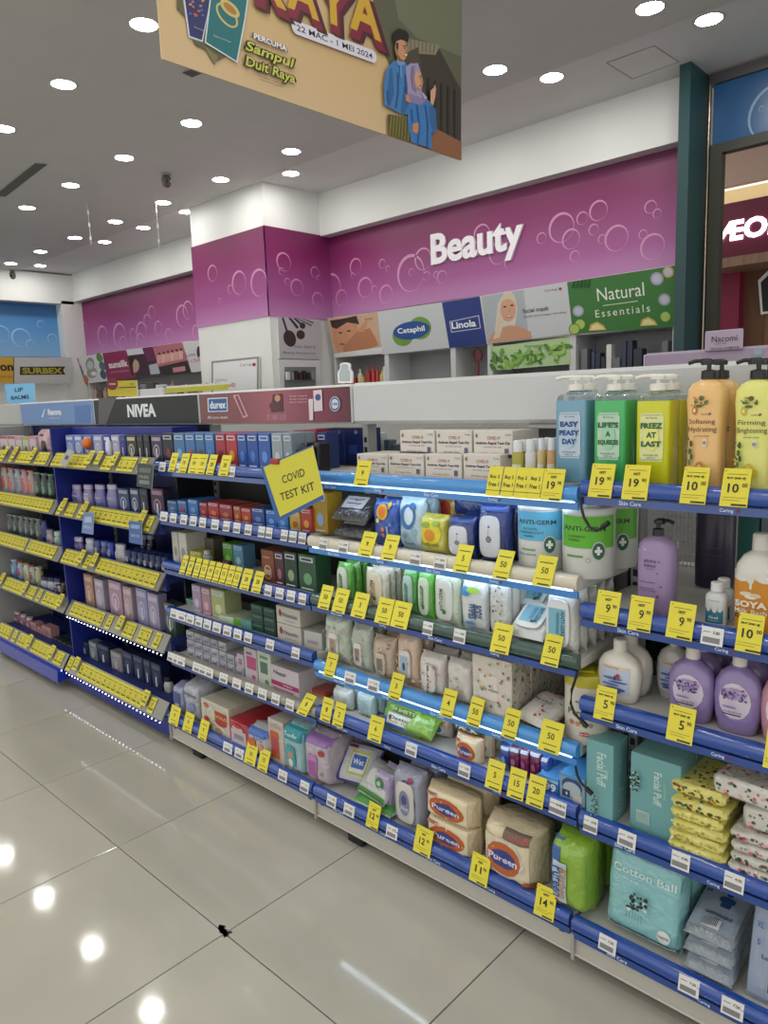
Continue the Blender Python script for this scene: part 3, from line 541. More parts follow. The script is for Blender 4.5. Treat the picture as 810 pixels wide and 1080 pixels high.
s = Sheet((0, MA+.2, 0), (1, 0, 0), (0, 0, 1), 0.02); s.poly([(800,296),(812,284),(816,284),(816,330),(803,332)], mat('#e8e8e8', .4)); s.poly([(803,298),(812,289),(816,289),(816,328),(805,329)], mat('#161616', .4)); o = s.done('shop_poster', st)
struct('trim_5', bx(-3.7, 2.5, 6.4, MA-.1, 4.2, 4.3, mat('#c9bfb4', .6, 'wall')))
# ============================================================ things standing behind the near gondola
g2 = empty('far_gondola', (-5.8, 4.1, 0)); tag(g2, 'second white gondola behind the near one with yellow edge strip', 'shelf unit')
wmesh('body', bx(-9.4, -2.9, 4.05, 4.6, 0, 1.50, mat('#b9b9b6', .5)), g2); wmesh('top_board', bx(-9.4, -2.9, 3.95, 4.65, 1.50, 1.535, mat('#d8d8d6', .5)), g2)
wmesh('edge_strip', bx(on_y(178, 408, 3.98)[0], on_y(240, 405, 3.98)[0], 3.94, 3.99, 1.555, 1.60, mat('#c2bf3e', .4)), g2)
wmesh('edge_rail', bx(on_y(178, 408, 3.98)[0], on_y(240, 405, 3.98)[0], 3.95, 4.0, 1.60, 1.62, mat('#d9d9d4', .4)), g2)
o, s = panel('price_card', 'yellow price card with round red badge on the far gondola', (0, 3.99, 0), (1, 0, 0), (0, 0, 1), [(113,402),(144,401),(145,418),(114,418)], mat('#c9bb3c', .4), .01)
s.ellpx(118.5, 405, 6, 6.5, mat('#7c2a30', .4)); s.poly([(125,408.5),(144,407.5),(144,408.5),(125,409.5)], mat('#4a2a30', .4)); s.ellpx(118.5, 405, 4, 1, mat('#c9a0a0', .4)); s.textpx('5.90', 139, 405, 2.5, HAIR); s.done('print', o)
for x, y, w_, h_, c_ in ((146,406,6,12,'#77777c'),(153,404,9,14,'#2c2a30'),(163,406,8,12,'#b5b5ba'),(171,407,6,10,'#8a8a90'),(148,411,26,6,'#c9c9cc')):
    p = on_y(x, y, 4.05); q = on_y(x+w_, y+h_, 4.05); o = wmesh('stacked_goods', bx(p.x, q.x, 4.02 if w_ > 20 else 4.06, 4.12, 1.535, p.z, mat(c_, .4), .003)); reg(o, 'small pack', 'on top of the far gondola', 'pack')
o, s = panel('hanging_card', 'light blue card sign reading LIP BALMS above the header', (0, 1.862, 0), (1, 0, 0), (0, 0, 1), [(5,405.5),(36,404),(37,424.5),(8,426.5)], mat('#6fb2dd', .5), .004)
s.textpx('LIP', 20, 411, 4.2, mat('#15212c', .5), wpx=9, bold=.02); s.textpx('BALMS', 21, 419, 4.2, mat('#15212c', .5), wpx=19, bold=.02); s.done('lettering', o)
s = Sheet((0, 1.86, 0), (1, 0, 0), (0, 0, 1)); pt = [(357,404),(356.5,393),(359,389),(359,384),(362,382.5),(366,382.5),(369,384),(369,389),(371.5,393),(371.5,404)]
q = [s.px(*p) for p in pt]; b = MB()
A = [Vector((u, 1.86, v)) for u, v in q][::-1]; b.poly([(p.x, 1.858, p.z) for p in A][::-1], mat('#f4f6f6', .4)); b.poly([(p.x, 1.866, p.z) for p in A], mat('#f4f6f6', .4))
c0 = sum((p for p in A), Vector())/len(A); b.poly([((p.x-c0.x)*.78+c0.x, 1.8565, (p.z-c0.z)*.85+c0.z) for p in A][::-1], mat('#a9b3b6', .4)); tag(wmesh('bottle_cutout', b), 'white bottle-shaped card cut-out standing behind the header', 'sign')
nu = empty('mauve_unit', (-.4, 3.1, 0)); tag(nu, 'mauve topped shelf unit behind the white header at right', 'shelf unit')
wmesh('mauve_header', bx(-1.34, .9, 3.0, 3.3, 1.30, 1.565, mat('#a898ae', .45), .01), nu); wmesh('body', bx(-1.34, .9, 3.05, 3.3, 0, 1.30, mat('#8c8c8c', .5)), nu)
s = Sheet((0, 2.995, 0), (1, 0, 0), (0, 0, 1), .001); wmesh('name_board', bx(-1.09, -.95, 2.985, 2.995, 1.555, 1.632, mat('#b3a3b8', .45), .004), nu)
s = Sheet((0, 2.984, 0), (1, 0, 0), (0, 0, 1), .0005); s.textpx('Nacomi', 764, 357, 6.4, mat('#23202a', .4), wpx=27); s.textpx('SKIN CARE', 760, 362.5, 1.5, mat('#55505a', .4), wpx=12); s.textpx('NATURAL COSMETICS', 764, 367, 1.6, mat('#403a48', .4), wpx=30, bold=.02); s.done('lettering', nu)
s = Sheet((0, 2.998, 0), (1, 0, 0), (0, 0, 1), .001); s.poly([(795,369),(804,368),(804,374),(795,375)], mat('#8fb3c0', .4)); s.done('print', nu)
# ============================================================ THE NEAR GONDOLA
XS = [-4.62, -3.665, -2.695, -1.7755, -0.817, 0.13]
LV = [[1.218, .978, .738, .472, .185]]*2+[[1.204, 1.004, .80, .604, .407, .152], [1.206, .996, .803, .58, .42, .15], [1.222, .934, .705, .41, .145]]
BAYN = ['far blue bay', 'near blue bay', 'red-header bay', 'lit bay', 'nearest bay']
LVN = ['top', 'second', 'third', 'fourth', 'fifth', 'bottom']
def where(b, l): return 'on %s shelf of %s' % ('bottom' if l == len(LV[b])-1 else LVN[l], BAYN[b])
def zsurf(b, l): return LV[b][l]-(0.02 if b < 2 else 0.012)
def yfront(b, l): return 1.475 if l == len(LV[b])-1 else 1.508
YBK = 1.785
STEEL = mat('#c3c2bc', 0.45); STEELD = mat('#8f8f8c', 0.5); NAVY = mat('#15247e', 0.45); LIPB = mat('#1b479c', 0.22, 'coat'); LIPS = mat('#1f4590', 0.25, 'coat')
LIPB_LIT = mat('#3f8fd6', 0.25, 'coat'); LIPS_LIT = mat('#2f7fca', 0.3, 'coat'); LEDW = mat('#dff2ff', 0.4, 'emit%g' % LED_POWER)  # brighter blues for the lit shelves, LED glow put into the colour
GREENP = mat('#2c4a40', .3, 'coat'); GREYP = mat('#8d8a80', .25, 'coat')
def extr(prof, x0, x1, m, mb=None):
    mb = mb or MB(); n = len(prof); mb.add([(x0, y, z) for y, z in prof]+[(x1, y, z) for y, z in prof], [(i, i+n, (i+1) % n+n, (i+1) % n) for i in range(n)]+[tuple(range(n)), tuple(range(2*n-1, n-1, -1))], m); return mb
def channel(x0, x1, yf, zt, m):
    P = [(0.014, 0), (0, 0), (-.006, -.004), (-.010, -.013), (-.010, -.023), (-.006, -.031), (0, -.036), (.014, -.036)]
    return extr([(yf+a, zt+b) for a, b in P], x0, x1, m)
tskin, tcar = [text_flat(t, .02) for t in ('Skin Care', 'Caring')]
def striptext(par, xs, yf, zc, m):
    b = MB()
    for i, x in enumerate(xs):
        vs, fs, w, h = (tskin, tcar)[i % 2]; k = .0095/h
        b.add([(x+a*k, yf, zc+c*k) for a, c in vs], fs, m)
        if i % 2: b.disc((x+w*k/2+.008, yf, zc+.001), .004, mat('#7a2a4c', .4), 8, 'y')
    if xs: o = wmesh('lettering', b, par)
for b in range(5):
    x0, x1 = XS[b], XS[b+1]; e = empty('shelving_bay', ((x0+x1)/2, 1.64, 0))
    tag(e, ['far blue shelving bay under the pale blue header', 'near blue shelving bay under the dark green header', 'white shelving bay with blue shelf edges under red header', 'shelving bay with bright blue-white lit shelf edges', 'nearest shelving bay with tall pump bottles on top'][b], 'shelf unit')
    for xu in [x0+.013]+([x1-.013] if b == 4 else []):
        u = bx(xu-.012, xu+.012, YBK-.012, YBK+.03, 0.05, 1.335, STEELD if b < 2 else mat('#a9aaa8', .4, metal=.3))
        for k in range(36): u.box(xu-.006, xu+.006, YBK-.0135, YBK-.0115, .12+k*.033, .138+k*.033, mat('#1c1c1c', .6))
        wmesh('upright', u, e)
    nl = len(LV[b])
    if b < 2: wmesh('back_panel', bx(x0+.015, x1-.015, YBK, YBK+.01, .08, 1.34, mat('#101a58', .5)), e)
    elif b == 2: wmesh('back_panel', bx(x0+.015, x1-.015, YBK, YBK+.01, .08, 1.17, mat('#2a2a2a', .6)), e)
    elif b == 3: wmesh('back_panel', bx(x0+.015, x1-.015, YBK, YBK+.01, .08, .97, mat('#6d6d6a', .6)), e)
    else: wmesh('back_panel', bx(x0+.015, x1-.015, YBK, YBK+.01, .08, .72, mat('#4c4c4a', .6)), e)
    if b == 1:
        wmesh('side_panel', bx(x0, x0+.012, 1.50, YBK-.014, .1, 1.335, NAVY), e); wmesh('fascia', bx(x0, x1-.01, 1.60, 1.72, 1.285, 1.335, NAVY), e)
        wmesh('side_panel', bx(x1-.012, x1-.004, 1.60, YBK, .1, 1.30, mat('#10131f', .5)), e)
    if b == 0: wmesh('side_panel', bx(x0-.02, x0+.0, 1.47, YBK, .0, 1.335, mat('#9a9a98', .5)), e)
    for l in range(nl):
        zt = LV[b][l]; zs = zsurf(b, l); yf = yfront(b, l); base = l == nl-1; gap = .004
        sm = MB(); sm.box(x0+gap, x1-gap, yf+.016, YBK-.014, zs-.026, zs, mat('#1d2a6b', .5) if b < 2 else STEEL, .002)
        sh = wmesh('shelf', sm, e)
        if b < 2:
            q = extr([(yf+.012, zt), (yf+.016, zt-.004), (yf-.026, zt-.070), (yf-.032, zt-.068)], x0+.012, x1-.012, mat('#77776c', .3, 'coat'))
            wmesh('tag_holder', q, sh)
            wmesh('shelf_lip', bx(x0+gap, x1-gap, yf+.004, yf+.02, zs-.055, zs, mat('#1b2870', .4)), sh)
            if base or (b == 1 and l == 3):
                d = MB(); n = 29
                for k in range(n):
                    x = x0+.03+(x1-x0-.06)*k/(n-1); r = .0030; yy = yf-.030; zz = zt-.079
                    d.add([(x-r, yy, zz), (x+r, yy, zz), (x, yy-r, zz), (x, yy+r, zz), (x, yy, zz-r), (x, yy, zz+r)], [(0,2,5),(2,1,5),(1,3,5),(3,0,5),(2,0,4),(1,2,4),(3,1,4),(0,3,4)], mat('#e6eeff', .4, 'emit9'))
                o = wmesh('led_dots', d, sh); o['kind'] = 'stuff'
        else:
            lit = b == 3 and l in (0, 1, 3)
            cm = LIPB
            if b == 3: cm = {0: LIPB_LIT, 1: mat('#cfc8b4', .25, 'coat'), 2: GREENP, 3: LIPB_LIT, 4: LIPB, 5: LIPB}[l]
            if b == 2 and l == 4: cm = GREYP
            wmesh('price_channel', channel(x0+gap, x1-gap, yf, zt, cm), sh, True)
            st_ = wmesh('edge_strip', bx(x0+gap, x1-gap, yf-.004, yf+.004, zt-.0545, zt-.038, LIPS_LIT if lit else LIPS), sh)
            if b >= 3:
                xs = [x0+.12+k*.20 for k in range(5)]
                striptext(st_, [x for x in xs if x < x1-.08 and pix((x, 1.5, zt))[0] < 860], yf-.0045, zt-.0462, mat('#c9d9ef', .4) if lit or True else STEEL)
            if lit:
                wmesh('light_line', bx(x0+.02, x1-.02, yf-.003, yf+.003, zt-.0385, zt-.0355, mat('#cfeaff', .4, 'emit1.6')), sh)
                wmesh('light_tube', bx(x0+.03, x1-.03, yf+.018, yf+.030, zt-.0435, zt-.0390, LEDW), sh)
    # plinth, feet
    if b < 2: wmesh('kick_plate', bx(x0+.002, x1-.002, 1.472, 1.482, .042, .118, NAVY), e)
    else:
        k = bx(x0+.003, x1-.003, 1.480, 1.490, .042, .128, mat('#b5b2a9', .5)); k.box(x0+.003, x1-.003, 1.476, 1.49, .040, .046, mat('#c9c6bd', .5))
        kp = wmesh('kick_plate', k, e)
        for xx in (x0+.03, x1-.03): wmesh('slot', bx(xx-.007, xx+.007, 1.4785, 1.4805, .085, .105, mat('#35332f', .6)), kp)
        wmesh('bracket', bx(x0+.0, x0+.008, 1.470, 1.49, .030, .10, mat('#a5a29a', .4)), e)
    if b in (3, 2): wmesh('foot', bx(x0+.14, x0+.21, 1.485, 1.56, 0, .05, mat('#121212', .6), .006), e)
    if b == 4: wmesh('foot', bx(x0+.02, x0+.06, 1.55, 1.6, 0, .05, mat('#121212', .6), .006), e)
    wmesh('base_deck', bx(x0+.004, x1-.004, 1.6, 2.1, .05, .12, mat('#5a5955', .6)), e)
    if b >= 2:
        for zz in ((LV[b][0]-.012,) if b == 2 else (LV[b][0]-.012, LV[b][1]-.012)): wmesh('rear_shelf', bx(x0+.004, x1-.004, YBK+.04, 2.10, zz-.026, zz, STEEL), e)
        wmesh('rear_panel', bx(x0+.01, x1-.01, 2.10, 2.11, .1, LV[b][1]-.04, mat('#3c3c3a', .6)), e)
# headers
YH = 1.731
def header(lab, x0, x1, m, z0=1.340, z1=1.472):
    b = bx(x0+.003, x1-.003, YH, YH+.14, z0, z1, mat('#cdcfce', .4), .006); r = wmesh('header_sign', b); tag(r, lab, 'sign')
    wmesh('front_panel', bx(x0+.008, x1-.008, YH-.002, YH, z0+.006, z1-.008, m), r); return r, Sheet((0, YH-.002, 0), (1, 0, 0), (0, 0, 1), .0006)
XH = [-4.61, -3.66, -2.697, -1.777]
WT = mat('#e6e8ea', .4)
r, s = header('pale blue header sign reading Rexona at the far end', XH[0], XH[1], mat('#4f7db8', .25, 'coat'))
s.textpx('Rexona', 57.5, 434.5, 6.5, WT, wpx=14, bold=.03); s.textpx('moves with you', 58, 441, 1.6, WT, wpx=12); s.poly([(78,428),(95,427),(95,446),(80,447)], mat('#456fae', .3)); s.poly([(44,440),(47.4,431),(48,431),(45.6,440)], WT); s.done('print', r)
r, s = header('dark grey-green header sign reading NIVEA in white', XH[1], XH[2], mat('#1f2522', .5))
s.textpx('NIVEA', 149, 433, 14, mat('#dfe3e2', .4), wpx=30, bold=.045); s.poly([(104,420),(123,419),(112,448),(104,448)], mat('#4a4444', .3)); s.done('print', r)
r, s = header('brown-red header sign reading durex All you need', XH[2], XH[3], gradient('durex_print', [(0, '#6e3b35'), (.3, '#7f3c3f'), (.55, '#9b5563'), (.8, '#7a2740'), (1, '#541127')], 0, -.46, .46, .25))
s.poly([(219,420),(240,419),(240.5,434),(219.5,434.6)], mat('#dfe5ee', .4)); s.poly([(220,421),(239.2,420),(239.6,433.2),(220.5,433.7)], mat('#1f5c94', .4)); s.textpx('durex', 229.8, 427, 8, WT, wpx=17, bold=.03); s.textpx('All you need', 229.5, 440.5, 3.6, WT, wpx=21)
s.poly([(246,417),(252,416),(262,439),(257,441)], mat('#c9a8ac', .4)); s.poly([(248,418),(251,417),(260,438),(257,439)], mat('#8a3b4e', .4)); s.poly([(288,416),(298,415),(299,434),(286,435)], mat('#4a2a2c', .4)); s.ellpx(290, 428, 6, 4, mat('#5c2c30', .4)); s.ellpx(293, 420, 3, 3.6, SK)
for k in range(3): s.textpx('Feel more', 315, 417.5+k*3.2, 1.7, mat('#d9b9bf', .4), wpx=18); s.textpx('all night long', 292, 438+k*2, 1.2, mat('#d9b9bf', .4), wpx=20)
s.poly([(331,412),(340,411),(341,433),(332,434)], mat('#d7c9cf', .4)); s.ellpx(336, 419, 3, 3.6, mat('#3a4b84', .4)); s.poly([(326,421),(331,420.5),(331,443),(327,443.4)], mat('#d7c9cf', .4))
s.ellpx(354, 426, 5.6, 8, mat('#c5ccda', .4)); s.ellpx(354, 426, 5, 7.2, mat('#24407c', .4)); s.ellpx(354, 426, 3.8, 5.4, mat('#cfd5e0', .4)); s.textpx('100', 354, 426, 3, mat('#24407c', .4), wpx=6, bold=.03); s.done('print', r)
b = bx(XH[3]+.003, 1.0, YH-.006, YH+.14, 1.340, 1.474, mat('#c3c5c6', .35), .010); tag(wmesh('header_sign', b), 'long blank white header running over the two nearest bays', 'sign')
b = bx(-5.7, XH[0]-.003, YH-.006, YH+.14, 1.340, 1.472, mat('#a9aaa9', .4), .008); tag(wmesh('header_sign', b), 'plain grey header at the far left end of the shelves', 'sign')
b = bx(-5.7, -4.66, 1.52, 1.80, 0, 1.32, mat('#a3a3a0', .5), .005); tag(wmesh('end_cabinet', b), 'plain grey cabinet beyond the far blue bay', 'cabinet')
# ============================================================ PRODUCT MACHINERY
def clamp(a): return max(0.0, min(1.0, a))
class SurfLoft:
    def __init__(s, secs): s.s = secs; s.W = 2*max(q[1] for q in secs); s.H = secs[-1][0]
    def __call__(s, x, z):
        q = s.s
        for i in range(len(q)-1):
            if z <= q[i+1][0] or i == len(q)-2:
                t = clamp((z-q[i][0])/max(1e-6, q[i+1][0]-q[i][0])); hw, hd, p = (q[i][k]*(1-t)+q[i+1][k]*t for k in (1, 2, 3)); break
        return -hd*max(0.0, 1-min(1, abs(x/hw))**p)**(1/p)
class SurfBox:
    def __init__(s, W, H, D): s.W, s.H, s.D = W, H, D
    def __call__(s, x, z): return -s.D/2
class SurfPouch:
    def __init__(s, W, H, T, fin='v', sag=0.0): s.W, s.H, s.T, s.fin, s.sag = W, H, T, fin, sag; s.ph = random.uniform(0, 6)
    def __call__(s, x, z):
        u = min(1, abs(x/(s.W/2))); v = min(1, abs(z/s.H*2-1)); e = 0.93
        if s.fin == 'v': v = min(1, v/e)
        elif s.fin == 'u': u = min(1, u/e)
        a, b = (5, 3.5) if s.fin == 'v' else (3.5, 6)
        if s.T > .07: a, b = 10, 9
        t = max(0, 1-u**a)**.5*max(0, 1-v**b)**.5
        q = .4 if s.T > .07 else 1
        w = 1+q*(0.07*math.sin(x*90+s.ph)*math.sin(z*70+s.ph*2)+.04*math.sin(x*170+z*60+s.ph))
        return -(0.0012+s.T/2*t*w)
def decos(surf, ds, side=False, D=0):
    mb = MB(); W_, H_ = surf.W, surf.H; k = 0
    flat = isinstance(surf, SurfBox)
    for d in ds:
        k += 1; pz = isinstance(surf, SurfPouch); off = (.0022+.0007*k) if pz else (.0006+.0003*k)
        if side: P = lambda x, z: (surf.W/2+off, x, z)
        else: P = lambda x, z: (x, surf(x, z)-off, z)
        hw = (D if side else W_)/2
        if d[0] == 'r':
            _, u0, v0, u1, v1, c = d; nx, nz = (1, 1) if flat or side else (12, 10)
            if isinstance(surf, SurfLoft) and not side:
                nx, nz = 16, 6; a0, a1 = math.asin(max(-.98, u0)), math.asin(min(.98, u1)); US = [math.sin(a0+(a1-a0)*i/nx) for i in range(nx+1)]
            else: US = [u0+(u1-u0)*i/nx for i in range(nx+1)]
            vs = [P(hw*u_, H_*(v0+(v1-v0)*j/nz)) for j in range(nz+1) for u_ in US]
            mb.add(vs, [(j*(nx+1)+i, j*(nx+1)+i+1, (j+1)*(nx+1)+i+1, (j+1)*(nx+1)+i) for j in range(nz) for i in range(nx)], mat(c, .4))
        elif d[0] == 'e':
            _, u, v, ru, rv, c = d; n = 14; vs = [P(hw*u, H_*v)]
            RR = (1,) if flat or side else (.3, .55, .8, 1)
            for rr in RR: vs += [P(hw*(u+ru*rr*math.cos(6.2832*i/n)), H_*(v+rv*rr*math.sin(6.2832*i/n))) for i in range(n)]
            fs = [(0, 1+i, 1+(i+1) % n) for i in range(n)]+[(1+q*n+i, 1+q*n+n+i, 1+q*n+n+(i+1) % n, 1+q*n+(i+1) % n) for q in range(len(RR)-1) for i in range(n)]
            mb.add(vs, fs, mat(c, .4))
        elif d[0] == 't':
            _, u, v, h, t, c = d[:6]; w = d[6] if len(d) > 6 else None; rot = d[7] if len(d) > 7 else 0; bold = d[8] if len(d) > 8 else .015
            vs, fs, tw, th = text_flat(t, bold, 0, 2); ky = h*H_/th; kx = ky if w is None else w*1.3*hw/tw
            if rot: kx = (w*H_/tw) if w else ky; ky = h*2*hw/th
            q = []
            for x, y in vs:
                X, Z = x*kx, y*ky
                if rot: X, Z = -Z*(1 if rot > 0 else -1), X*(1 if rot > 0 else -1)
                q.append(P(hw*u+X, H_*v+Z))
            mb.add(q, fs, mat(c, .4))
    return mb
def lmesh(name, mb, parent=None, smooth=False, loc=(0, 0, 0)): return link(name, mb.mesh(name, smooth), parent, loc)
def copy_tree(o, parent=None):
    c = o.copy(); COL.objects.link(c)
    if parent: c.parent = parent
    for ch in list(o.children): copy_tree(ch, c)
    return c
def fwd_y(b, l, Y):                        # goods stand close behind the price channel
    if l == len(LV[b])-1 and b > 1: return Y-.030
    return 1.530+(Y-1.53)*.6 if b > 1 and Y < 1.60 else Y
def span(b, l, xl, xr, yt, Y):
    z = zsurf(b, l); X0, X1 = x_at(xl, Y, z), x_at(xr, Y, z); X = (X0+X1)/2
    return X, X1-X0, z_at(yt, X, Y)-z, z
def put(o, lab, cat, b, l, rows=1, gap=.0, key=None, step=None):
    """register the thing and set copies of it behind, one row after another"""
    reg(o, lab, where(b, l), cat, key)
    D = step
    for k in range(1, rows):
        c = copy_tree(o); c.location.y += D*k; c.location.x += random.uniform(-.002, .002)
        reg(c, lab+(', row behind' if k == 1 else ', %s row' % ORD[k]), where(b, l), cat)
def place(o, X, Y, z, rx=0, rz=0, ry=0): o.location = (X, Y, z); o.rotation_euler = (math.radians(rx), math.radians(ry), math.radians(rz))
def BOX(name, lab, b, l, xl, xr, yt, D, c, ds=(), side=(), Y=1.56, rows=1, cat='box', dz=0, rz=0, rough=.4, kind='', H=None, W=None, top=None):
    Y = fwd_y(b, l, Y); X, W_, H_, z = span(b, l, xl, xr, yt, Y); W_ = W or W_; H_ = H or H_-dz
    if H_ < .012: H_ = .012
    mb = MB(); mb.box(-W_/2, W_/2, -D/2, D/2, 0, H_, mat(c, rough, kind), .0016)
    if top: mb.poly([(-W_/2+.003, -D/2+.003, H_+.0004), (W_/2-.003, -D/2+.003, H_+.0004), (W_/2-.003, D/2-.003, H_+.0004), (-W_/2+.003, D/2-.003, H_+.0004)], mat(top, .4))
    o = lmesh(name, mb)
    if ds: lmesh('printed_face', decos(SurfBox(W_, H_, D), ds), o)
    if side: lmesh('printed_side', decos(SurfBox(W_, H_, D), side, True, D), o)
    place(o, X, Y+D/2, z+dz, 0, rz); put(o, lab, cat, b, l, rows, step=D+.002); return o
def pouch_mesh(sf, c, kind='film', nu=16, nv=18):
    mb = MB(); vs = []; fs = []; m = mat(c, .32, kind)
    for sgn in (1, -1):
        for j in range(nv+1):
            for i in range(nu+1):
                a = -1+2*i/nu; a = math.copysign(abs(a)**.75, a); v = -1+2*j/nv; v = math.copysign(abs(v)**.8, v)
                x = a*sf.W/2; z = (v+1)/2*sf.H; y = sf(x, z)*sgn; fx = 1
                if sf.fin == 'v': fx = 1-.06*math.exp(-((abs(v)-.9)/.07)**2); z2 = z
                vs.append((x*fx, y, z))
    n = (nu+1)*(nv+1)
    for j in range(nv):
        for i in range(nu):
            q = (j*(nu+1)+i, j*(nu+1)+i+1, (j+1)*(nu+1)+i+1, (j+1)*(nu+1)+i); fs.append(q); fs.append(tuple(k+n for k in q[::-1]))
    bd = [i for i in range(nu+1)]+[j*(nu+1)+nu for j in range(1, nv+1)]+[nv*(nu+1)+i for i in range(nu-1, -1, -1)]+[j*(nu+1) for j in range(nv-1, 0, -1)]
    for k in range(len(bd)): a, b2 = bd[k], bd[(k+1) % len(bd)]; fs.append((b2, a, a+n, b2+n))
    mb.add(vs, fs, m); return mb
def POUCH(name, lab, b, l, xl, xr, yt, T, c, ds=(), lid=None, fin='v', Y=1.56, rows=1, cat='wipes', dz=0, rx=0, rz=0, ry=0, W=None, H=None, kind='film', step=None):
    Y = fwd_y(b, l, Y); X, W_, H_, z = span(b, l, xl, xr, yt, Y); W_ = W or W_; H_ = H or H_-dz
    sf = SurfPouch(W_, H_, T, fin); o = lmesh(name, pouch_mesh(sf, c, kind), None, True)
    if ds: lmesh('printed_face', decos(sf, ds), o)
    if lid:
        u, v, ru, rv, lc = lid[:5]; mb = MB(); cx, cz = u*W_/2, v*H_; y0 = sf(cx, cz)
        pr = [(1, 0), (1, -.004), (.9, -.0065), (0.001, -.007)]; n = 20; vs = []; fs = []
        for s_, dy in pr:
            for i in range(n):
                a = 6.2832*i/n; cc, ss = math.cos(a), math.sin(a)
                px_, pz_ = cx+ru*W_/2*s_*math.copysign(abs(cc)**.5, cc), cz+rv*H_*s_*math.copysign(abs(ss)**.5, ss); vs.append((px_, y0+dy, pz_))
        for r in range(3):
            for i in range(n): j = (i+1) % n; fs.append((r*n+i, r*n+j, (r+1)*n+j, (r+1)*n+i))
        mb.add(vs, fs, mat(lc, .3)); L = lmesh('flip_lid', mb, o, True)
        if len(lid) > 5:
            class SL:
                pass
            q = SurfBox(ru*W_*.8, rv*2*H_*.8, 0); mb = decos(q, lid[5]); mb.v = [(x+cx, y+y0-.0070, zz+cz-rv*H_*.8) for x, y, zz in mb.v]; lmesh('lid_print', mb, L)
    cz_ = T/2 if rx < -45 else 0
    place(o, X, Y+(0 if rx < -45 else T*.42), z+dz+cz_, rx, rz, ry); put(o, lab, cat, b, l, rows, step=step or T+.001); return o
def TUB(name, lab, b, l, xl, xr, yt, c, lidc, ds=(), Y=1.56, rows=1, cat='tub', lidh=.14, dz=0):
    Y = fwd_y(b, l, Y); X, W_, H_, z = span(b, l, xl, xr, yt, Y); r = W_/2; hb = H_*(1-lidh); e = empty(name, (X, Y+r, z+dz), math.radians(24))
    secs = [(0, r*.94, r*.94, 2), (.006, r*.99, r*.99, 2), (hb*.5, r, r, 2), (hb-.004, r, r, 2), (hb, r*.97, r*.97, 2)]
    mb = MB(); mb.loft(secs, mat(c, .3), 28); lmesh('body', mb, e, True)
    mb = MB(); mb.loft([(hb, r*1.02, r*1.02, 2), (H_-.006, r*1.0, r*1.0, 2), (H_, r*.95, r*.95, 2), (H_+.003, r*.6, r*.6, 2)], mat(lidc, .35), 28)
    mb.box(-r*.35, r*.35, -r*.5, r*.2, H_, H_+.006, mat(lidc, .35), .002); lmesh('lid', mb, e, True)
    if ds: lmesh('printed_label', decos(SurfLoft(secs), ds), e)
    put(e, lab, cat, b, l, rows, step=2*r+.004); return e
def pump(e, z, s, c, dirx=-1, collar=.013, wide=1.0, metal=False):
    mb = MB(); m = mat(c, .3); n = 16
    mb.loft([(z, collar, collar, 2), (z+.016*s, collar*.95, collar*.95, 2), (z+.018*s, collar*.5, collar*.5, 2)], m, n)
    mb.loft([(z+.018*s, .0045, .0045, 2), (z+.030*s, .0045, .0045, 2)], m, 10)
    mb.loft([(z+.028*s, .009*wide, .008, 3, dirx*.002, 0), (z+.036*s, .011*wide, .009, 3, dirx*.004, 0), (z+.041*s, .006*wide, .006, 3, dirx*.006, 0)], m, 12)
    mb.tube([(dirx*.006, 0, z+.037*s), (dirx*.020*wide, -.002, z+.037*s), (dirx*.029*wide, -.003, z+.033*s)], .0042, m, 8)
    return lmesh('pump', mb, e, True)
def BOTTLE(name, lab, b, l, xl, xr, yt, D, c, prof, ds=(), cap=None, Y=1.56, rows=1, cat='bottle', kind='', p=4, neck=None, extra=None, rough=.28, dz=0, gap=.004, rz=0):
    """prof: (height fraction, width fraction, depth fraction, exponent) up the body"""
    Y = fwd_y(b, l, Y); X, W_, H_, z = span(b, l, xl, xr, yt, Y); e = empty(name, (X, Y+D/2, z+dz), math.radians(rz))
    secs = [(H_*a, W_/2*w, D/2*d, q) for a, w, d, q in prof]; mb = MB(); mb.loft(secs, mat(c, rough, kind), 24); lmesh('body', mb, e, True)
    if ds: lmesh('printed_label', decos(SurfLoft(secs), ds), e)
    if cap:
        if cap[0] == 'pump': pump(e, H_, cap[2], cap[1], cap[3] if len(cap) > 3 else -1, cap[4] if len(cap) > 4 else .013, cap[5] if len(cap) > 5 else 1)
        else:
            _, cc, cw, chh = cap; mb = MB(); r = W_/2*cw; rd = min(r, D/2*1.0); mb.loft([(H_, r, rd, 2), (H_+chh*.9, r*.97, rd*.97, 2), (H_+chh, r*.8, rd*.8, 2)], mat(cc, .35), 16); lmesh('cap', mb, e, True)
    if extra: extra(e, W_, H_, D)
    put(e, lab, cat, b, l, rows, step=D+gap); return e
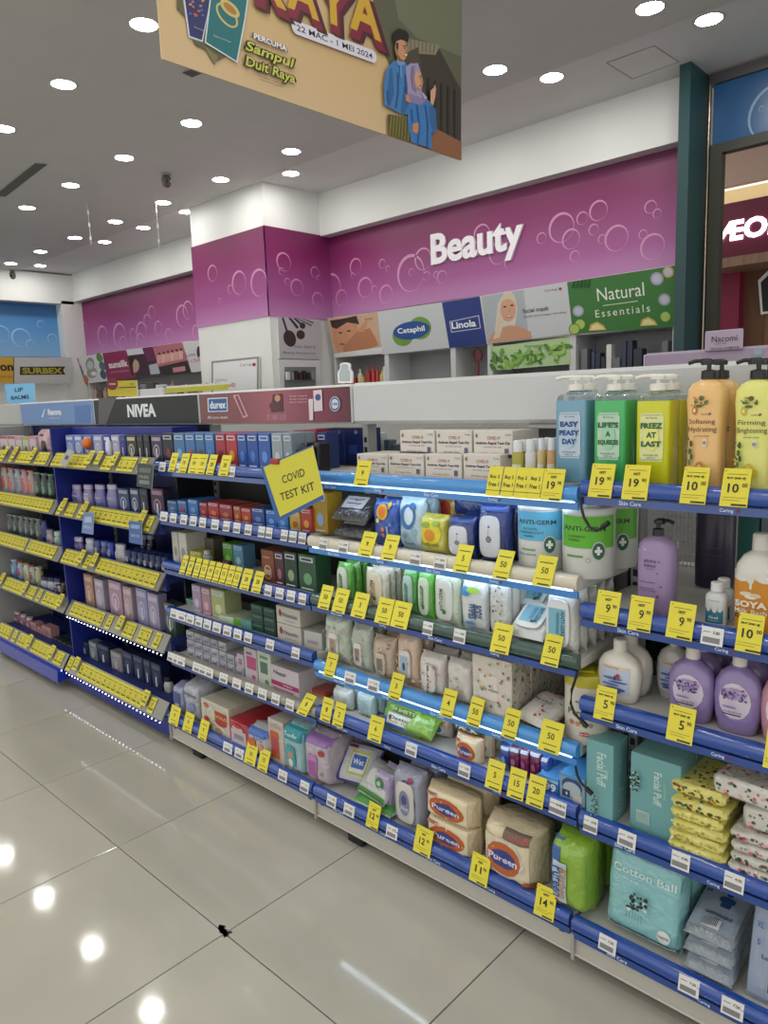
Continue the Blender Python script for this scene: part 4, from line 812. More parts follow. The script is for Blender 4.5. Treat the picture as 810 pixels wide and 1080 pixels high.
# ------------------------------------------------------------ price tags
_tagm = {}
def tag_surface(x, z):                     # follows the curved channel, then leans back over the goods
    return -.0145+(z+.036)*.235
def tag_meshes(kind, val, w=.052, top=.038):
    key = (kind, val, w, top)
    if key in _tagm: return _tagm[key]
    Y_ = {'y': '#ddd13a', 'w': '#dcdcda', 'f': '#d2c73a'}[kind]; zs = {'y': [-.036, 0, top], 'w': [-.0355, 0], 'f': [-.033, 0, .033]}[kind]
    sf = tag_surface if kind != 'f' else (lambda x, z: 0.0)
    mb = MB(); vs = [(x, sf(x, z)-(.0003 if kind != 'f' else 0), z) for z in zs for x in (-w/2, w/2)]
    vs2 = [(x, y+.0008, z) for x, y, z in vs]; n = len(vs)
    fs = [(2*i, 2*i+1, 2*i+3, 2*i+2) for i in range(len(zs)-1)]+[(2*i+n+1, 2*i+n, 2*i+2+n, 2*i+3+n) for i in range(len(zs)-1)]
    fs += [(0, 2*len(zs)-2, 2*len(zs)-2+n, n), ][:0]
    mb.add(vs+vs2, fs, mat(Y_, .5)); paper = mb.mesh('price_tag')
    pr = MB(); K = '#1c1a10'
    def put_t(t, x, z, h, c=K, wd=None, bold=.015):
        v, f, tw, th = text_flat(t, bold, 0, 2); k = h/th; kx = k if wd is None else wd/tw; pr.add([(x+a*kx, sf(x+a*kx, z+b_*k)-.0010, z+b_*k) for a, b_ in v], f, mat(c, .5))
    def line(x0, x1, z0, z1, c):
        pr.add([(x, sf(x, z)-.0008, z) for z in (z0, z1) for x in (x0, x1)], [(0, 1, 3, 2)], mat(c, .5))
    if kind == 'y':
        if val.startswith('Buy'):
            put_t('Buy 2', 0, .012, .011, K, w*.70); put_t('Free 1', 0, -.006, .011, K, w*.74); line(-.02, .02, -.022, -.0205, '#6a6420')
        elif '.' in val:
            a, c_ = val.split('.'); head = 'HOT' if c_[-1] == '0' and a in ('19', '9', '12', '11', '14', '6') else 'BUY 2ND @'
            if len(a) > 1: put_t(a, -.004, .000, .018, K, .021, .02)
            else: put_t(a, .002, .000, .019, K, .011, .01)
            put_t(c_, .017, .006, .008, K, .010); put_t(head, 0, .019, .006 if head == 'HOT' else .005, K, .015 if head == 'HOT' else .036, .05)
            line(-.018, .020, .0265, .0275, '#57521c'); line(-.022, .022, -.0185, -.0178, '#57521c'); line(-.022, .012, -.024, -.023, '#8a8430'); line(-.004, .024, -.034, -.0300, '#3a3714'); line(-.023, -.021, .032, .034, '#2a2810')
        else:
            put_t(val, 0, .002, .015, K, None, .01); line(-.018, .018, .020, .0225, '#57521c'); line(-.020, .020, -.019, -.017, '#6a6420'); line(-.012, .020, -.033, -.029, '#4a4616')
    elif kind == 'w':
        line(-.018, .016, -.031, -.020, '#7d7d7d'); put_t(val, .008, -.010, .006, K); line(-.018, -.004, -.0105, -.009, '#66666a')
    else:
        put_t(val, .003, .004, .014, K, None, .01); line(-.018, .018, .018, .021, '#57521c'); line(-.016, .018, -.020, -.014, '#4a4616'); line(-.018, .018, -.010, -.0085, '#7a7430')
    _tagm[key] = (paper, pr.mesh('printed_price')); return _tagm[key]
def TAG(b, l, xl, xr, val, kind='y', lean=0, dz=0, desc=None):
    yf = yfront(b, l); zt = LV[b][l]; X0, X1 = x_at(xl, yf-.01, zt-.02), x_at(xr, yf-.01, zt-.02); w = max(.036, min(.075, X1-X0))
    w = round(w/.004)*.004
    A, B_ = tag_meshes(kind, val, w); o = link('price_tag', A); link('printed_price', B_, o); o.location = ((X0+X1)/2, yf-.001, zt+dz); o.rotation_euler = (math.radians(lean), 0, math.radians(random.uniform(-2, 2)))
    if kind == 'y': EXTRA[o.name] = ' reading '+val
    reg(o, 'yellow price tag' if kind == 'y' else 'white barcode price label', where(b, l), 'price tag')
def STRIP(b, l):                           # rows of yellow labels on the sloped holders of the blue bays
    x0, x1 = XS[b]+.04, XS[b+1]-.03; yf = yfront(b, l); zt = LV[b][l]; x = x0; random.seed(b*10+l+1)
    while x < x1-.03:
        skip = random.random() < (.06 if l < 3 else .16)
        if not skip:
            A, B_ = tag_meshes('f', random.choice(['15', '17', '9', '12', '21', '18']), .046); o = link('price_tag', A); link('printed_price', B_, o)
            pop = random.random() < .12; t = .045 if not pop else .005
            o.location = (x, yf-.012-(.004 if pop else 0), zt-.032+(.022 if pop else 0)); o.rotation_euler = (math.radians(-32), 0, 0)
            reg(o, 'small yellow price tag' if not pop else 'yellow tag sticking up', where(b, l), 'price tag')
        x += .0485 if not skip else .035
# ============================================================ NEAREST BAY (4)
REC = [(0, .94, .9, 7), (.02, 1, 1, 8), (.895, 1, 1, 8)]
def rect_pump(lab, xl, xr, c, c2, lc, words, tc):
    h = mat('#e2e0da', .4)
    def ex(e, W_, H_, D):
        mb = MB(); mb.loft([(H_*.896, W_/2*.99, D/2*.97, 7), (H_*.945, W_/2*.96, D/2*.93, 5), (H_*.975, W_/2*.55, D/2*.6, 2.5), (H_*1.0, W_/2*.40, D/2*.5, 2)], mat('#dfe8ea', .10, 'glass'), 24); lmesh('clear_shoulder', mb, e, True)
    ds = [('r', -.62, .30, .62, .86, lc), ('r', -.70, .34, -.60, .82, lc), ('r', .60, .34, .70, .82, lc), ('r', -.56, .315, .56, .325, '#8a9aa0'), ('r', -.56, .835, .56, .842, '#8a9aa0'), ('t', 0, .805, .022, 'By Caring', '#5c666c', .5), ('e', 0, .58, .45, .16, c2)]
    for i, w_ in enumerate(words): ds.append(('t', 0, .715-i*.105, .066, w_, tc, min(1.0, .23*len(w_)), 0, .05))
    ds += [('t', 0, .375, .018, 'SHOWER GEL', '#5c666c', .7), ('t', 0, .345, .016, '500 ml', '#5c666c', .4)]
    BOTTLE('pump_bottle', lab, 4, 0, xl, xr, 412, .060, c, REC, ds, ('pump', '#e4e1d8', .85, -1, .0185, 1.7), kind='clear', rows=2, extra=ex, gap=.006, Y=1.545)
rect_pump('clear blue rectangular pump bottle', 585, 617, '#7fb2cc', '#a9c3d8', '#b7c9d6', ['EASY', 'PEASY', 'DAY'], '#2c3f84')
rect_pump('clear green rectangular pump bottle', 625, 658, '#55c877', '#9ccfa6', '#b4d4bc', ["LIFE'S", 'A', 'SQUEEZE'], '#215a3c')
rect_pump('clear yellow rectangular pump bottle', 669, 704, '#e2e426', '#dfe27c', '#dce09a', ['FREEZ', 'AT', 'LAST'], '#2c5a3c')
LOT = [(0, .90, .9, 4), (.02, .95, .95, 4), (.30, .90, .92, 4), (.55, .91, .92, 4), (.80, 1.0, 1, 4), (.90, .98, .97, 3.4), (.955, .80, .8, 2.6), (.985, .45, .5, 2), (1, .30, .38, 2)]
def lotion(lab, xl, xr, c, w1, w2, fc):
    ds = [('e', -.35, .80, .10, .02, '#5c6b32'), ('e', -.05, .83, .14, .022, '#6b5a2c'), ('e', .2, .79, .10, .018, '#4f6b34'), ('e', -.40, .72, .16, .04, fc), ('e', -.42, .72, .08, .02, '#e8d2a0'), ('e', -.15, .76, .2, .014, '#566a38'),
          ('t', .18, .685, .018, 'Caring', '#6a4a3c', .34), ('e', .42, .69, .06, .011, '#8c2840'), ('t', 0, .615, .055, w1, '#4c3424', 1.05, 0, .0), ('t', .02, .545, .06, w2, '#4c3424', 1.15, 0, .0), ('t', 0, .49, .012, 'SHOWER CREAM', '#6b5440', .6),
          ('e', .18, .43, .13, .036, '#e9e6df'), ('e', .18, .43, .10, .027, '#b9b3a8'), ('t', .18, .43, .016, 'NEW', '#4a4a4a', .16),
          ('e', -.55, .42, .09, .03, '#3e5a2c'), ('e', -.60, .35, .10, .03, '#4a6a34'), ('e', -.50, .30, .09, .028, '#3e5a2c'), ('e', -.62, .25, .08, .03, '#55743c'), ('e', -.05, .20, .22, .06, fc), ('e', -.05, .20, .13, .035, '#e6c48c'), ('e', .28, .17, .14, .04, fc), ('e', -.3, .13, .2, .03, '#4c6432')]
    random.seed(int(xl))
    ds += [('e', random.uniform(-.5, .35), .80+random.uniform(-.035, .045), random.uniform(.03, .08), random.uniform(.005, .012), random.choice(['#4f6b34', '#6b5a2c', '#7c8c4c', fc])) for k in range(16)]+[('e', random.uniform(-.75, -.5), random.uniform(.14, .48), random.uniform(.04, .08), random.uniform(.008, .016), random.choice(['#3e5a2c', '#55743c', fc])) for k in range(14)]
    BOTTLE('lotion_bottle', lab, 4, 0, xl, xr, 399.5, .062, c, LOT, ds, ('pump', '#16181a', 1.0, -1, .0155, 1.4), rows=2, gap=.006, Y=1.545)
lotion('apricot pump bottle with black pump', 719, 758, '#e9bd7c', 'Softening', 'Hydrating', '#b9752c')
lotion('pale lime pump bottle with black pump', 769, 811, '#e0e07c', 'Firming', 'Brightening', '#c9b52c')
lotion('pale pink pump bottle with black pump', 822, 866, '#d8a6a0', 'Relaxing', 'Smoothing', '#b96a6a')
for xl, xr, v in ((571, 594, '19.90'), (622, 646, '19.90'), (657, 683, '19.90'), (718, 746, '10.00'), (760, 790, '10.00')): TAG(3 if xl < 600 else 4, 0, xl, xr, v, lean=-4)
# second shelf
ROU = [(0, .90, .92, 3), (.02, .97, .97, 3), (.80, 1, 1, 3), (.90, .93, .93, 2.8), (.965, .70, .74, 2.4), (.99, .36, .4, 2), (1, .32, .36, 2)]
BOTTLE('lotion_bottle', 'lavender tall bottle with black pump', 4, 1, 668, 706, 567, .060, '#9b86ad', ROU, [('t', -.12, .70, .045, 'aloha', '#5c4a78', .55), ('t', -.12, .64, .045, 'bliss', '#5c4a78', .50), ('t', -.12, .595, .014, 'LAVENDER', '#6a5a84', .4), ('t', -.25, .42, .018, 'HAND & BODY', '#5a4a74', .7), ('t', -.25, .34, .018, 'RELAXING', '#5a4a74', .6), ('t', -.25, .31, .018, 'LOTION CREAM', '#5a4a74', .7), ('e', .38, .70, .05, .012, '#5c4a78'), ('e', .3, .55, .04, .01, '#7a3a5a'), ('e', .5, .38, .05, .012, '#5c4a78'), ('e', .35, .25, .06, .02, '#6a3a5a'), ('e', -.75, .82, .12, .006, '#cfc3dc'), ('e', -.4, .84, .10, .006, '#cfc3dc')], ('pump', '#121214', .95, 1, .0125, 1.2))
def soya(e, W_, H_, D): pass
SOY = [(0, .86, .9, 3), (.02, .93, .95, 3.4), (.45, .98, .98, 3.4), (.68, 1, 1, 3.2), (.82, .94, .93, 3), (.93, .70, .72, 2.5), (.98, .42, .48, 2), (1, .34, .4, 2)]
BOTTLE('milk_bath_bottle', 'big white bottle with orange lower half', 4, 1, 769, 818, 583, .075, '#d8d4cc', SOY, [('r', -.99, .02, .99, .66, '#c98422'), ('e', -.15, .66, .16, .05, '#d8d4cc'), ('r', -.19, .56, -.07, .67, '#d8d4cc'), ('e', -.13, .56, .06, .02, '#d8d4cc'), ('e', -.55, .67, .35, .04, '#d8d4cc'), ('e', .5, .68, .4, .05, '#d8d4cc'), ('e', -.3, .48, .3, .03, '#d9cdb4'), ('e', -.1, .45, .28, .03, '#e6dcc6'), ('e', .1, .47, .25, .028, '#d2c2a2'), ('t', -.12, .355, .085, 'SOYA', '#e8dfce', 1.1, 0, .05), ('t', -.12, .265, .055, 'Milk Bath', '#e8dfce', 1.1, 0, .02), ('r', -.8, .175, .45, .215, '#1c1812'), ('t', -.2, .195, .022, 'Moisturising', '#d9a24a', .8)], ('cap', '#d2cec4', .38, .034))
BOTTLE('small_bottle', 'small white bottle with teal label', 4, 1, 741, 763, 625, .035, '#cdd0d0', ROU, [('r', -.85, .08, .85, .50, '#2f6f86'), ('e', -.5, .5, .2, .08, '#cdd0d0'), ('e', .1, .52, .25, .12, '#cdd0d0'), ('e', .6, .5, .2, .07, '#cdd0d0'), ('t', 0, .26, .07, 'Gel', '#dfe8ea', .7), ('t', 0, .17, .03, 'sanitizer', '#c0d4da', .9), ('t', 0, .76, .04, 'Caring', '#6a7478', .8)], ('cap', '#d6d6d4', .6, .020), rows=2)
BOTTLE('dark_bottle', 'dark purple upside-down bottle at the rear', 4, 1, 729, 768, 541, .065, '#3c3147', [(0, .93, .93, 3), (.03, 1, 1, 3), (.95, 1, 1, 3), (1, .93, .93, 3)], [('t', .1, .55, .03, 'lavender', '#554a62', .9), ('t', .1, .45, .03, 'bath milk', '#554a62', .9)], None, Y=1.84)
mb = MB(); WM = mat('#c9c9cc', .4); xb0, xb1 = x_at(700, 1.98, 1.0), x_at(738, 1.98, 1.0)
for k in range(9): mb.tube([(xb0+k*(xb1-xb0)/9, 1.98, .935), (xb0+k*(xb1-xb0)/9, 1.98, 1.14)], .0014, WM, 5)
for k in range(7): mb.tube([(xb0, 1.98, .94+k*.033), (xb1, 1.98, .94+k*.033), (xb1, 2.08, .94+k*.033)], .0016, WM, 5)
for k in range(5): mb.tube([(xb1, 1.98+k*.022, .935), (xb1, 1.98+k*.022, 1.14)], .0014, WM, 5)
tag(wmesh('wire_basket', mb), 'white wire basket behind the lavender pump bottle', 'basket')
for i, (px_, c_) in enumerate(((640, '#33413c'), (790, '#3f7b76'), (812, '#7a8f92'))):
    X = x_at(px_, 2.0, 1.0); reg(wmesh('packed_item', bx(X-.03, X+.03, 2.0, 2.08, .93, 1.10+.015*i, mat(c_, .5), .003)), 'boxed item on the rear side', where(4, 1), 'box')
for xl, xr, v in ((628, 652, '9.90'), (663, 687, '9.90'), (703, 732, '9.90')): TAG(4, 1, xl, xr, v, lean=-4)
TAG(4, 1, 740, 763, '5.80', 'w'); TAG(4, 1, 776, 804, '10.00', lean=-4)
# third shelf: oval hand wash bottles
OV = [(0, .70, .80, 2.6), (.03, .80, .92, 2.6), (.25, .94, 1, 2.6), (.50, 1.0, 1, 2.5), (.72, .96, .95, 2.4), (.87, .76, .80, 2.3), (.95, .45, .6, 2.1), (.98, .30, .44, 2), (1, .28, .42, 2)]
def hw(lab, xl, xr, yt, c, blue, rows=2, Y=1.56, capc='#d8d3c8'):
    if blue == 'sea': ds = [('r', -.66, .18, .66, .72, '#b9c4d8'), ('r', -.52, .66, .52, .72, '#d9c4b0'), ('e', -.1, .48, .46, .03, '#5570a8'), ('e', .15, .42, .44, .02, '#44609c'), ('e', -.2, .36, .4, .03, '#6b84b8'), ('e', 0, .28, .5, .04, '#4b5f9c'), ('e', .15, .54, .10, .05, '#a83a3a'), ('r', -.02, .46, .04, .54, '#22242c'), ('t', -.15, .69, .035, 'Caring', '#a87a5c', .5), ('r', -.4, .22, .3, .24, '#2c2f44')]
    elif blue == 'lav':
        random.seed(int(xl)); ds = [('e', 0, .50, .66, .27, '#cfc6d6'), ('e', 0, .62, .50, .09, '#b9a8cc')]+[('e', random.uniform(-.5, .5), .60+random.uniform(-.07, .06), random.uniform(.03, .07), random.uniform(.010, .02), random.choice(['#6a4c8c', '#58407c', '#8a6aac', '#4c3a6c', '#a48cc0'])) for k in range(44)]+[ ('t', .15, .715, .032, 'Caring', '#6a4a6a', .4), ('e', .42, .72, .06, .014, '#a02848'), ('e', -.1, .45, .3, .018, '#8a74a8'), ('t', 0, .38, .026, 'LAVENDER', '#5c4a70', .65), ('r', -.38, .335, .38, .355, '#3a3150'), ('t', 0, .295, .018, 'Hand Wash', '#5c4a70', .5)]
    else: ds = [('e', 0, .50, .64, .26, '#e2d2d8'), ('e', -.1, .58, .3, .08, '#a83a58'), ('e', .2, .52, .2, .06, '#c05c78')]
    BOTTLE('hand_wash', lab, 4, 2, xl, xr, yt, .055, c, OV, ds, ('pump' if False else 'cap', capc, .30, .026), kind='coat', rows=rows, Y=Y)
hw('creamy white hand wash with sea label', 626, 671, 688, '#dad5c8', 'sea')
hw('white hand wash set back behind purple', 688, 724, 683, '#bdb9b0', 'sea', 1, 1.64)
hw('purple lavender hand wash bottle', 700, 749, 697, '#8b78ac', 'lav', 3)
hw('purple lavender hand wash bottle', 748, 799, 705, '#8b78ac', 'lav', 3)
hw('pink rose hand wash bottle', 797, 845, 716, '#c08a98', 'rose', 2)
for xl, xr, v in ((627, 648, '5.90'), (704, 731, '5.90'), (806, 834, '5.90')): TAG(4, 2, xl, xr, v, lean=-4)
# fourth shelf: teal boxes and tissue packs
TE = '#72a7a8'
def rose(u, v, r, c='#1f3a3c'):
    out = []
    for k in range(34): a = k*2.4; q = r*(k/34)**.5; out.append(('e', u+q*1.5*math.cos(a), v+q*math.sin(a), .055, .011, c if k % 3 else '#9dc0b8'))
    return out
BOX('cotton_box', 'tall teal cotton puff box standing upright', 4, 3, 618, 646, 783, .075, TE, [('t', .15, .66, .34, 'Facial Puff', '#c4ddd6', .42, -1), ('t', .55, .62, .12, 'Caring', '#c4ddd6', .12, -1)]+rose(-.25, .17, .17), [('t', -.1, .70, .2, 'Puff', '#9cc4bc', .16, 1), ('t', .1, .26, .36, 'Facial Puff', '#a8cec6', .30, 1)], Y=1.512, cat='box', top='#7db0b0')
BOX('cotton_box', 'wide teal cotton puff box upright', 4, 3, 664, 716, 800, .085, '#6fa3a4', [('t', .12, .62, .16, 'Facial Puff', '#c4ddd6', .42, -1), ('t', .40, .62, .05, 'COTTON', '#a8cec6', .2, -1), ('r', -.72, .12, -.18, .28, '#a9c4be')]+[('r', -.68, .13+.02*k, -.22, .135+.02*k, '#7a9a94') for k in range(7)]+rose(-.72, .66, .13)+[('e', .85, .34, .1, .02, '#e4ece8'), ('e', .8, .12, .06, .015, '#e4ece8')], [('r', -.8, .1, .8, .12, '#4a8680')], Y=1.545, rows=2, top='#7db0b0')
BOX('cotton_box', 'teal box lying on top at the rear', 4, 3, 676, 730, 778, .10, '#6fa3a4', [('t', 0, .5, .5, 'Facial Puff', '#a8cec6', 1.3)], Y=1.66, H=.05, dz=.170, cat='box')
def tissue(lab, xl, xr, yt, c, spots, dzz, H, Y=1.53, rz=0, D=.16):
    X, W_, H_, z = span(4, 3, xl, xr, yt, Y); mb = MB(); mb.box(-W_/2, W_/2, -D/2, D/2, 0, H, mat(c, .35, 'film'), min(.009, H*.4))
    random.seed(int(xl*7+dzz*1000)); o = lmesh('tissue_pack', mb, None, True); pr = MB()
    for k in range(90):
        col = random.choice(spots); r = random.uniform(.0025, .0065); a = random.random()*3; f = random.random()
        if f < .45: x, y = random.uniform(-W_/2+.012, W_/2-.012), random.uniform(-D/2+.012, D/2-.012); pr.poly([(x+r*math.cos(a+t*1.05)*(1 if t % 2 else .6), y+r*math.sin(a+t*1.05), H+.0006) for t in range(6)], mat(col, .4))
        elif f < .75: x, zz = random.uniform(-W_/2+.010, W_/2-.010), random.uniform(.007, H-.007); pr.poly([(x+r*.8*math.cos(a+t*1.05), -D/2-.0006, zz+min(r, .005)*.8*math.sin(a+t*1.05)) for t in range(6)], mat(col, .4))
        else: y, zz = random.uniform(-D/2+.010, D/2-.010), random.uniform(.007, H-.007); pr.poly([(W_/2+.0006, y+r*.8*math.cos(a+t*1.05), zz+min(r, .005)*.8*math.sin(a+t*1.05)) for t in range(6)], mat(col, .4))
    lmesh('printed_pattern', pr, o); place(o, X, Y+D/2, z+dzz, 0, rz); reg(o, lab, where(4, 3), 'tissue pack', dzz)
YS = ['#4a5c2a', '#8c5a2c', '#2c6c6c', '#b9a02c', '#6a4a2c']; WS = ['#4a5a44', '#c0606c', '#7c8c78', '#e0a0a4', '#2f4a3c']
for k in range(5): tissue('yellow chick tissue pack in stack', 704+random.uniform(-2, 2), 762+random.uniform(-2, 2), 900, '#dcd474', ['#c9bd58', '#e4dc90', '#c4b854'] if k < 4 else YS, .026*k, .025, 1.515, random.uniform(-2, 2))
tissue('yellow printed tissue pack on top of stack', 706, 764, 900, '#dcd474', YS, .132, .03, 1.525, -3)
for k in range(4): tissue('white floral tissue pack in stack', 767+random.uniform(-2, 2), 834, 915, '#c9c6bd', WS, .026*k, .025, 1.515, random.uniform(-2, 2))
tissue('white floral tissue pack, standing block', 779, 840, 900, '#c9c6bd', WS, .105, .052, 1.53, 2)
tissue('topmost white floral tissue pack', 750, 826, 900, '#cfccc4', WS, .163, .045, 1.52, -6, .15)
for xl, xr in ((586, 595), (617, 629), (652, 671), (708, 728), (764, 785)): TAG(3 if xl < 600 else 4, 4 if xl < 600 else 3, xl, xr, '4.90', 'w')
# bottom shelf
def twig(u, v): return [('e', u+random.uniform(-.22, .22), v+random.uniform(-.08, .08), random.uniform(.03, .06), random.uniform(.012, .022), random.choice(['#1f2f34', '#3a4c50', '#c9dcd8'])) for k in range(30)]+[('r', u-.2+k*.08, v-.15, u-.19+k*.08, v-.07, '#2c3f44') for k in range(6)]
random.seed(4)
POUCH('cotton_bag', 'puffy aqua bag of cotton balls', 4, 4, 636, 716, 905, .085, '#84bcbf', [('t', .02, .74, .085, 'Cotton Ball', '#c9dedc', 1.25), ('t', -.35, .64, .035, '100 pcs', '#c9dedc', .4), ('r', -.9, .03, .9, .10, '#a9bab8'), ('e', .62, .20, .17, .07, '#d2d8d4'), ('t', .62, .20, .03, '100%', '#5a7a7c', .22)]+twig(-.05, .46), Y=1.535, rx=-8, cat='cotton bag', rows=2)
for k in range(3):
    POUCH('mask_pack', '%s of three lying grey underwear packs' % ('bottom', 'middle', 'top')[k], 4, 4, 719, 772, 960, .034, '#7f8891', [('r', -.9, .1, .9, .9, '#8d99a8'), ('e', .15, .74, .13, .045, '#22406c'), ('r', -.05, .50, .35, .68, '#22406c'), ('r', -.15, .58, .45, .66, '#22406c'), ('t', .1, .34, .05, 'DISPOSABLE', '#2c3a50', .8), ('r', -.4, .12, .3, .26, '#c9ced2')]+[('r', -.38+.07*q, .13, -.35+.07*q, .25, '#22282f') for q in range(9)]+[('t', -.6, .66, .05, 'M', '#22406c', .15)], Y=1.52+.008*k, rx=-78, dz=.036*k, H=.17, cat='pack')
POUCH('mask_pack', 'blue-grey underwear pack standing at the edge', 4, 4, 783, 845, 958, .035, '#8491a5', [('r', -.9, .06, .9, .94, '#93a0b6'), ('e', .25, .80, .16, .05, '#2f56a0'), ('r', .05, .52, .5, .74, '#2f56a0'), ('t', .1, .42, .045, 'Long Pants', '#2c3f6c', .9), ('r', -.2, .12, .5, .30, '#c3c8ce')]+[('r', -.18+.07*q, .13, -.15+.07*q, .29, '#22282f') for q in range(9)]+[('t', -.6, .7, .05, 'XL', '#2f56a0', .2), ('t', -.6, .55, .05, '5', '#2f56a0', .1)], Y=1.53, rx=-14, cat='pack', rows=2)
for xl, xr in ((632, 650), (716, 737), (761, 784)): TAG(4, 4, xl, xr, '7.50', 'w')
# ============================================================ LIT BAY (3)
COV = [('t', .05, .72, .13, 'COVID-19', '#b0703c', .5), ('t', 0, .52, .13, 'Antigen Rapid Test Kit', '#2f2a3c', 1.35, 0, .03), ('t', 0, .38, .06, 'for home use only', '#6a6470', .7), ('e', -.82, .80, .06, .08, '#9a6a2c'), ('t', .8, .84, .07, 'Caring', '#55505c', .22), ('r', .62, .12, .8, .34, '#5c5a70'), ('t', -.1, .16, .06, '25 Tests / Box', '#7a7480', .7), ('r', -.98, .0, .98, .05, '#d9a98c')]
for k, (xl, xr) in enumerate(((377, 409), (410, 447), (449, 487), (489, 528))):
    BOX('test_kit_box', 'white COVID test kit box, lower row', 3, 0, xl, xr, 479, .13, '#d3cdc6', COV, Y=1.60)
for k, (xl, xr) in enumerate(((423, 459), (461, 498), (500, 541))):
    BOX('test_kit_box', 'white COVID test kit box, upper row', 3, 0, xl, xr, 454, .13, '#d3cdc6', COV+[('r', -1, 0, 1, .13, '#2c2442')], Y=1.64, dz=.058)
for k, (xl, xr, yt) in enumerate(((538, 550, 477), (552, 563, 476), (565, 573, 475), (575, 585, 475))):
    BOTTLE('spray_bottle', 'tiny white-capped spray bottle', 3, 0, xl, xr, yt, .022, ['#a8a23c', '#d5d5d0', '#c9b87a', '#c99a6a'][k], [(0, .95, .95, 2), (.9, 1, 1, 2), (1, .8, .8, 2)], [('r', -.8, .2, .8, .6, '#d8d8c4')], ('cap', '#dcdde0', .74, .030), Y=1.60, rows=2)
for xl, xr, v in ((375, 389, '9'), (514, 527.5, 'Buy 2'), (529.5, 542, 'Buy 2'), (543.5, 556, 'Buy 2'), (557.5, 570, 'Buy 2')): TAG(3, 0, xl, xr, v, lean=-6)
for k, (xl, xr) in enumerate(((336, 350), (350, 364), (364, 384))):
    BOX('blue_box', 'navy carton on the rear side', 3, 0, xl, xr, 452, .09, ['#1c2c6a', '#22357c', '#1b2a64'][k], [('e', .3, .9, .2, .05, '#7f90c0'), ('r', -.5, .3, .4, .55, '#2c4390')], Y=1.80)
random.seed(11)
for k in range(14):
    X = x_at(392+k*10, 1.97, 1.2); hgt = random.uniform(.05, .11); reg(wmesh('rear_bottle', bx(X-.014, X+.016, 1.95, 1.99, 1.196, 1.196+hgt, mat(random.choice(['#3c4636', '#77826a', '#2c3c44', '#b9c4c4', '#5a6a70']), .3), .003)), 'small dim bottle on the rear side', where(3, 0), 'bottle')
# second shelf
for k in range(2): POUCH('wipes_pack', '%s dark grey wipes pack lying flat' % ('lower', 'upper')[k], 3, 1, 350, 387, 560, .035, '#3a3a3d', [('r', -.6, .3, .6, .72, '#b9b9bd'), ('r', -.4, .45, .4, .48, '#55555a'), ('t', 0, .6, .08, 'wipes', '#55555a', .7)], Y=1.55+.01*k, rx=-62+k*10, dz=.048*k, H=.12, cat='wipes')
POUCH('wipes_pack', 'blue wipes pack with smiling sun', 3, 1, 394, 420, 527, .045, '#1c50a8', [('e', -.1, .74, .44, .17, '#e0b02c'), ('e', -.1, .74, .3, .115, '#e07c2c'), ('r', .3, .86, .6, .93, '#d8b83c'), ('r', .38, .82, .52, .97, '#d8b83c'), ('e', 0, .38, .15, .05, '#d88c7c'), ('e', 0, .26, .12, .05, '#d88c7c'), ('t', .35, .33, .12, 'Hotpack', '#c9d4ec', .25, 1), ('t', .02, .06, .04, '5 pcs', '#dfe6f4', .4), ('e', -.35, .56, .12, .05, '#e8d060'), ('e', .6, .5, .1, .04, '#6c90d0')], Y=1.57, rows=2)
POUCH('wipes_pack', 'white-blue teardrop wipes pack', 3, 1, 421, 447, 525, .05, '#b4cfdc', [('e', -.1, .64, .6, .24, '#3c74b0'), ('e', 0, .66, .36, .17, '#cfe0e8'), ('e', .4, .36, .2, .08, '#8fb6c8'), ('e', -.35, .3, .15, .07, '#7fa8c0'), ('t', 0, .14, .06, 'Soft', '#4a6a84', .7), ('e', .3, .85, .25, .07, '#3c74b0')], Y=1.57, rows=2)
POUCH('wipes_pack', 'small yellow lemon wipes pack', 3, 1, 442, 470, 543, .06, '#c9c04a', [('e', 0, .55, .75, .3, '#ddd02c'), ('e', 0, .5, .4, .16, '#d8902c'), ('e', -.3, .75, .3, .08, '#88a83c'), ('t', 0, .28, .10, 'Refresh', '#6a7a2c', 1), ('e', .4, .8, .25, .07, '#9ab84a')], Y=1.55)
POUCH('wipes_pack', 'red and yellow wipes pack set behind', 3, 1, 462, 482, 522, .04, '#d0a838', [('e', -.1, .72, .6, .18, '#c0402c'), ('e', 0, .5, .4, .08, '#e8d05c')], Y=1.66)
def navyw(lab, xl, xr, yt, Y): POUCH('wipes_pack', lab, 3, 1, xl, xr, yt, .055, '#1b3274', [('r', -.95, .86, .95, .93, '#2c4c98')], (-.05, .45, .68, .34, '#cdd2d8', [('e', 0, .42, .36, .09, '#2c3444'), ('r', -.3, .38, .3, .40, '#cdd2d8'), ('r', -.3, .44, .3, .46, '#cdd2d8'), ('e', .05, .80, .10, .04, '#3a4a7a'), ('r', -.02, .5, .02, .7, '#2c3444')]), Y=Y, rows=2)
navyw('navy wipes pack with white flip lid', 472, 500, 545, 1.55); navyw('tall navy wipes pack with white lid', 504, 535, 530, 1.56)
POUCH('wipes_pack', 'blue wipes pack lying across the navy ones', 3, 1, 478, 524, 528, .03, '#243c84', [], Y=1.65, dz=.10, H=.05)
SH = [('e', .42, .44, .26, .15, '#b9c4bc'), ('e', .42, .44, .22, .13, '#2c5a44'), ('r', .37, .38, .47, .51, '#dfe4e0'), ('r', .29, .42, .55, .465, '#dfe4e0')]
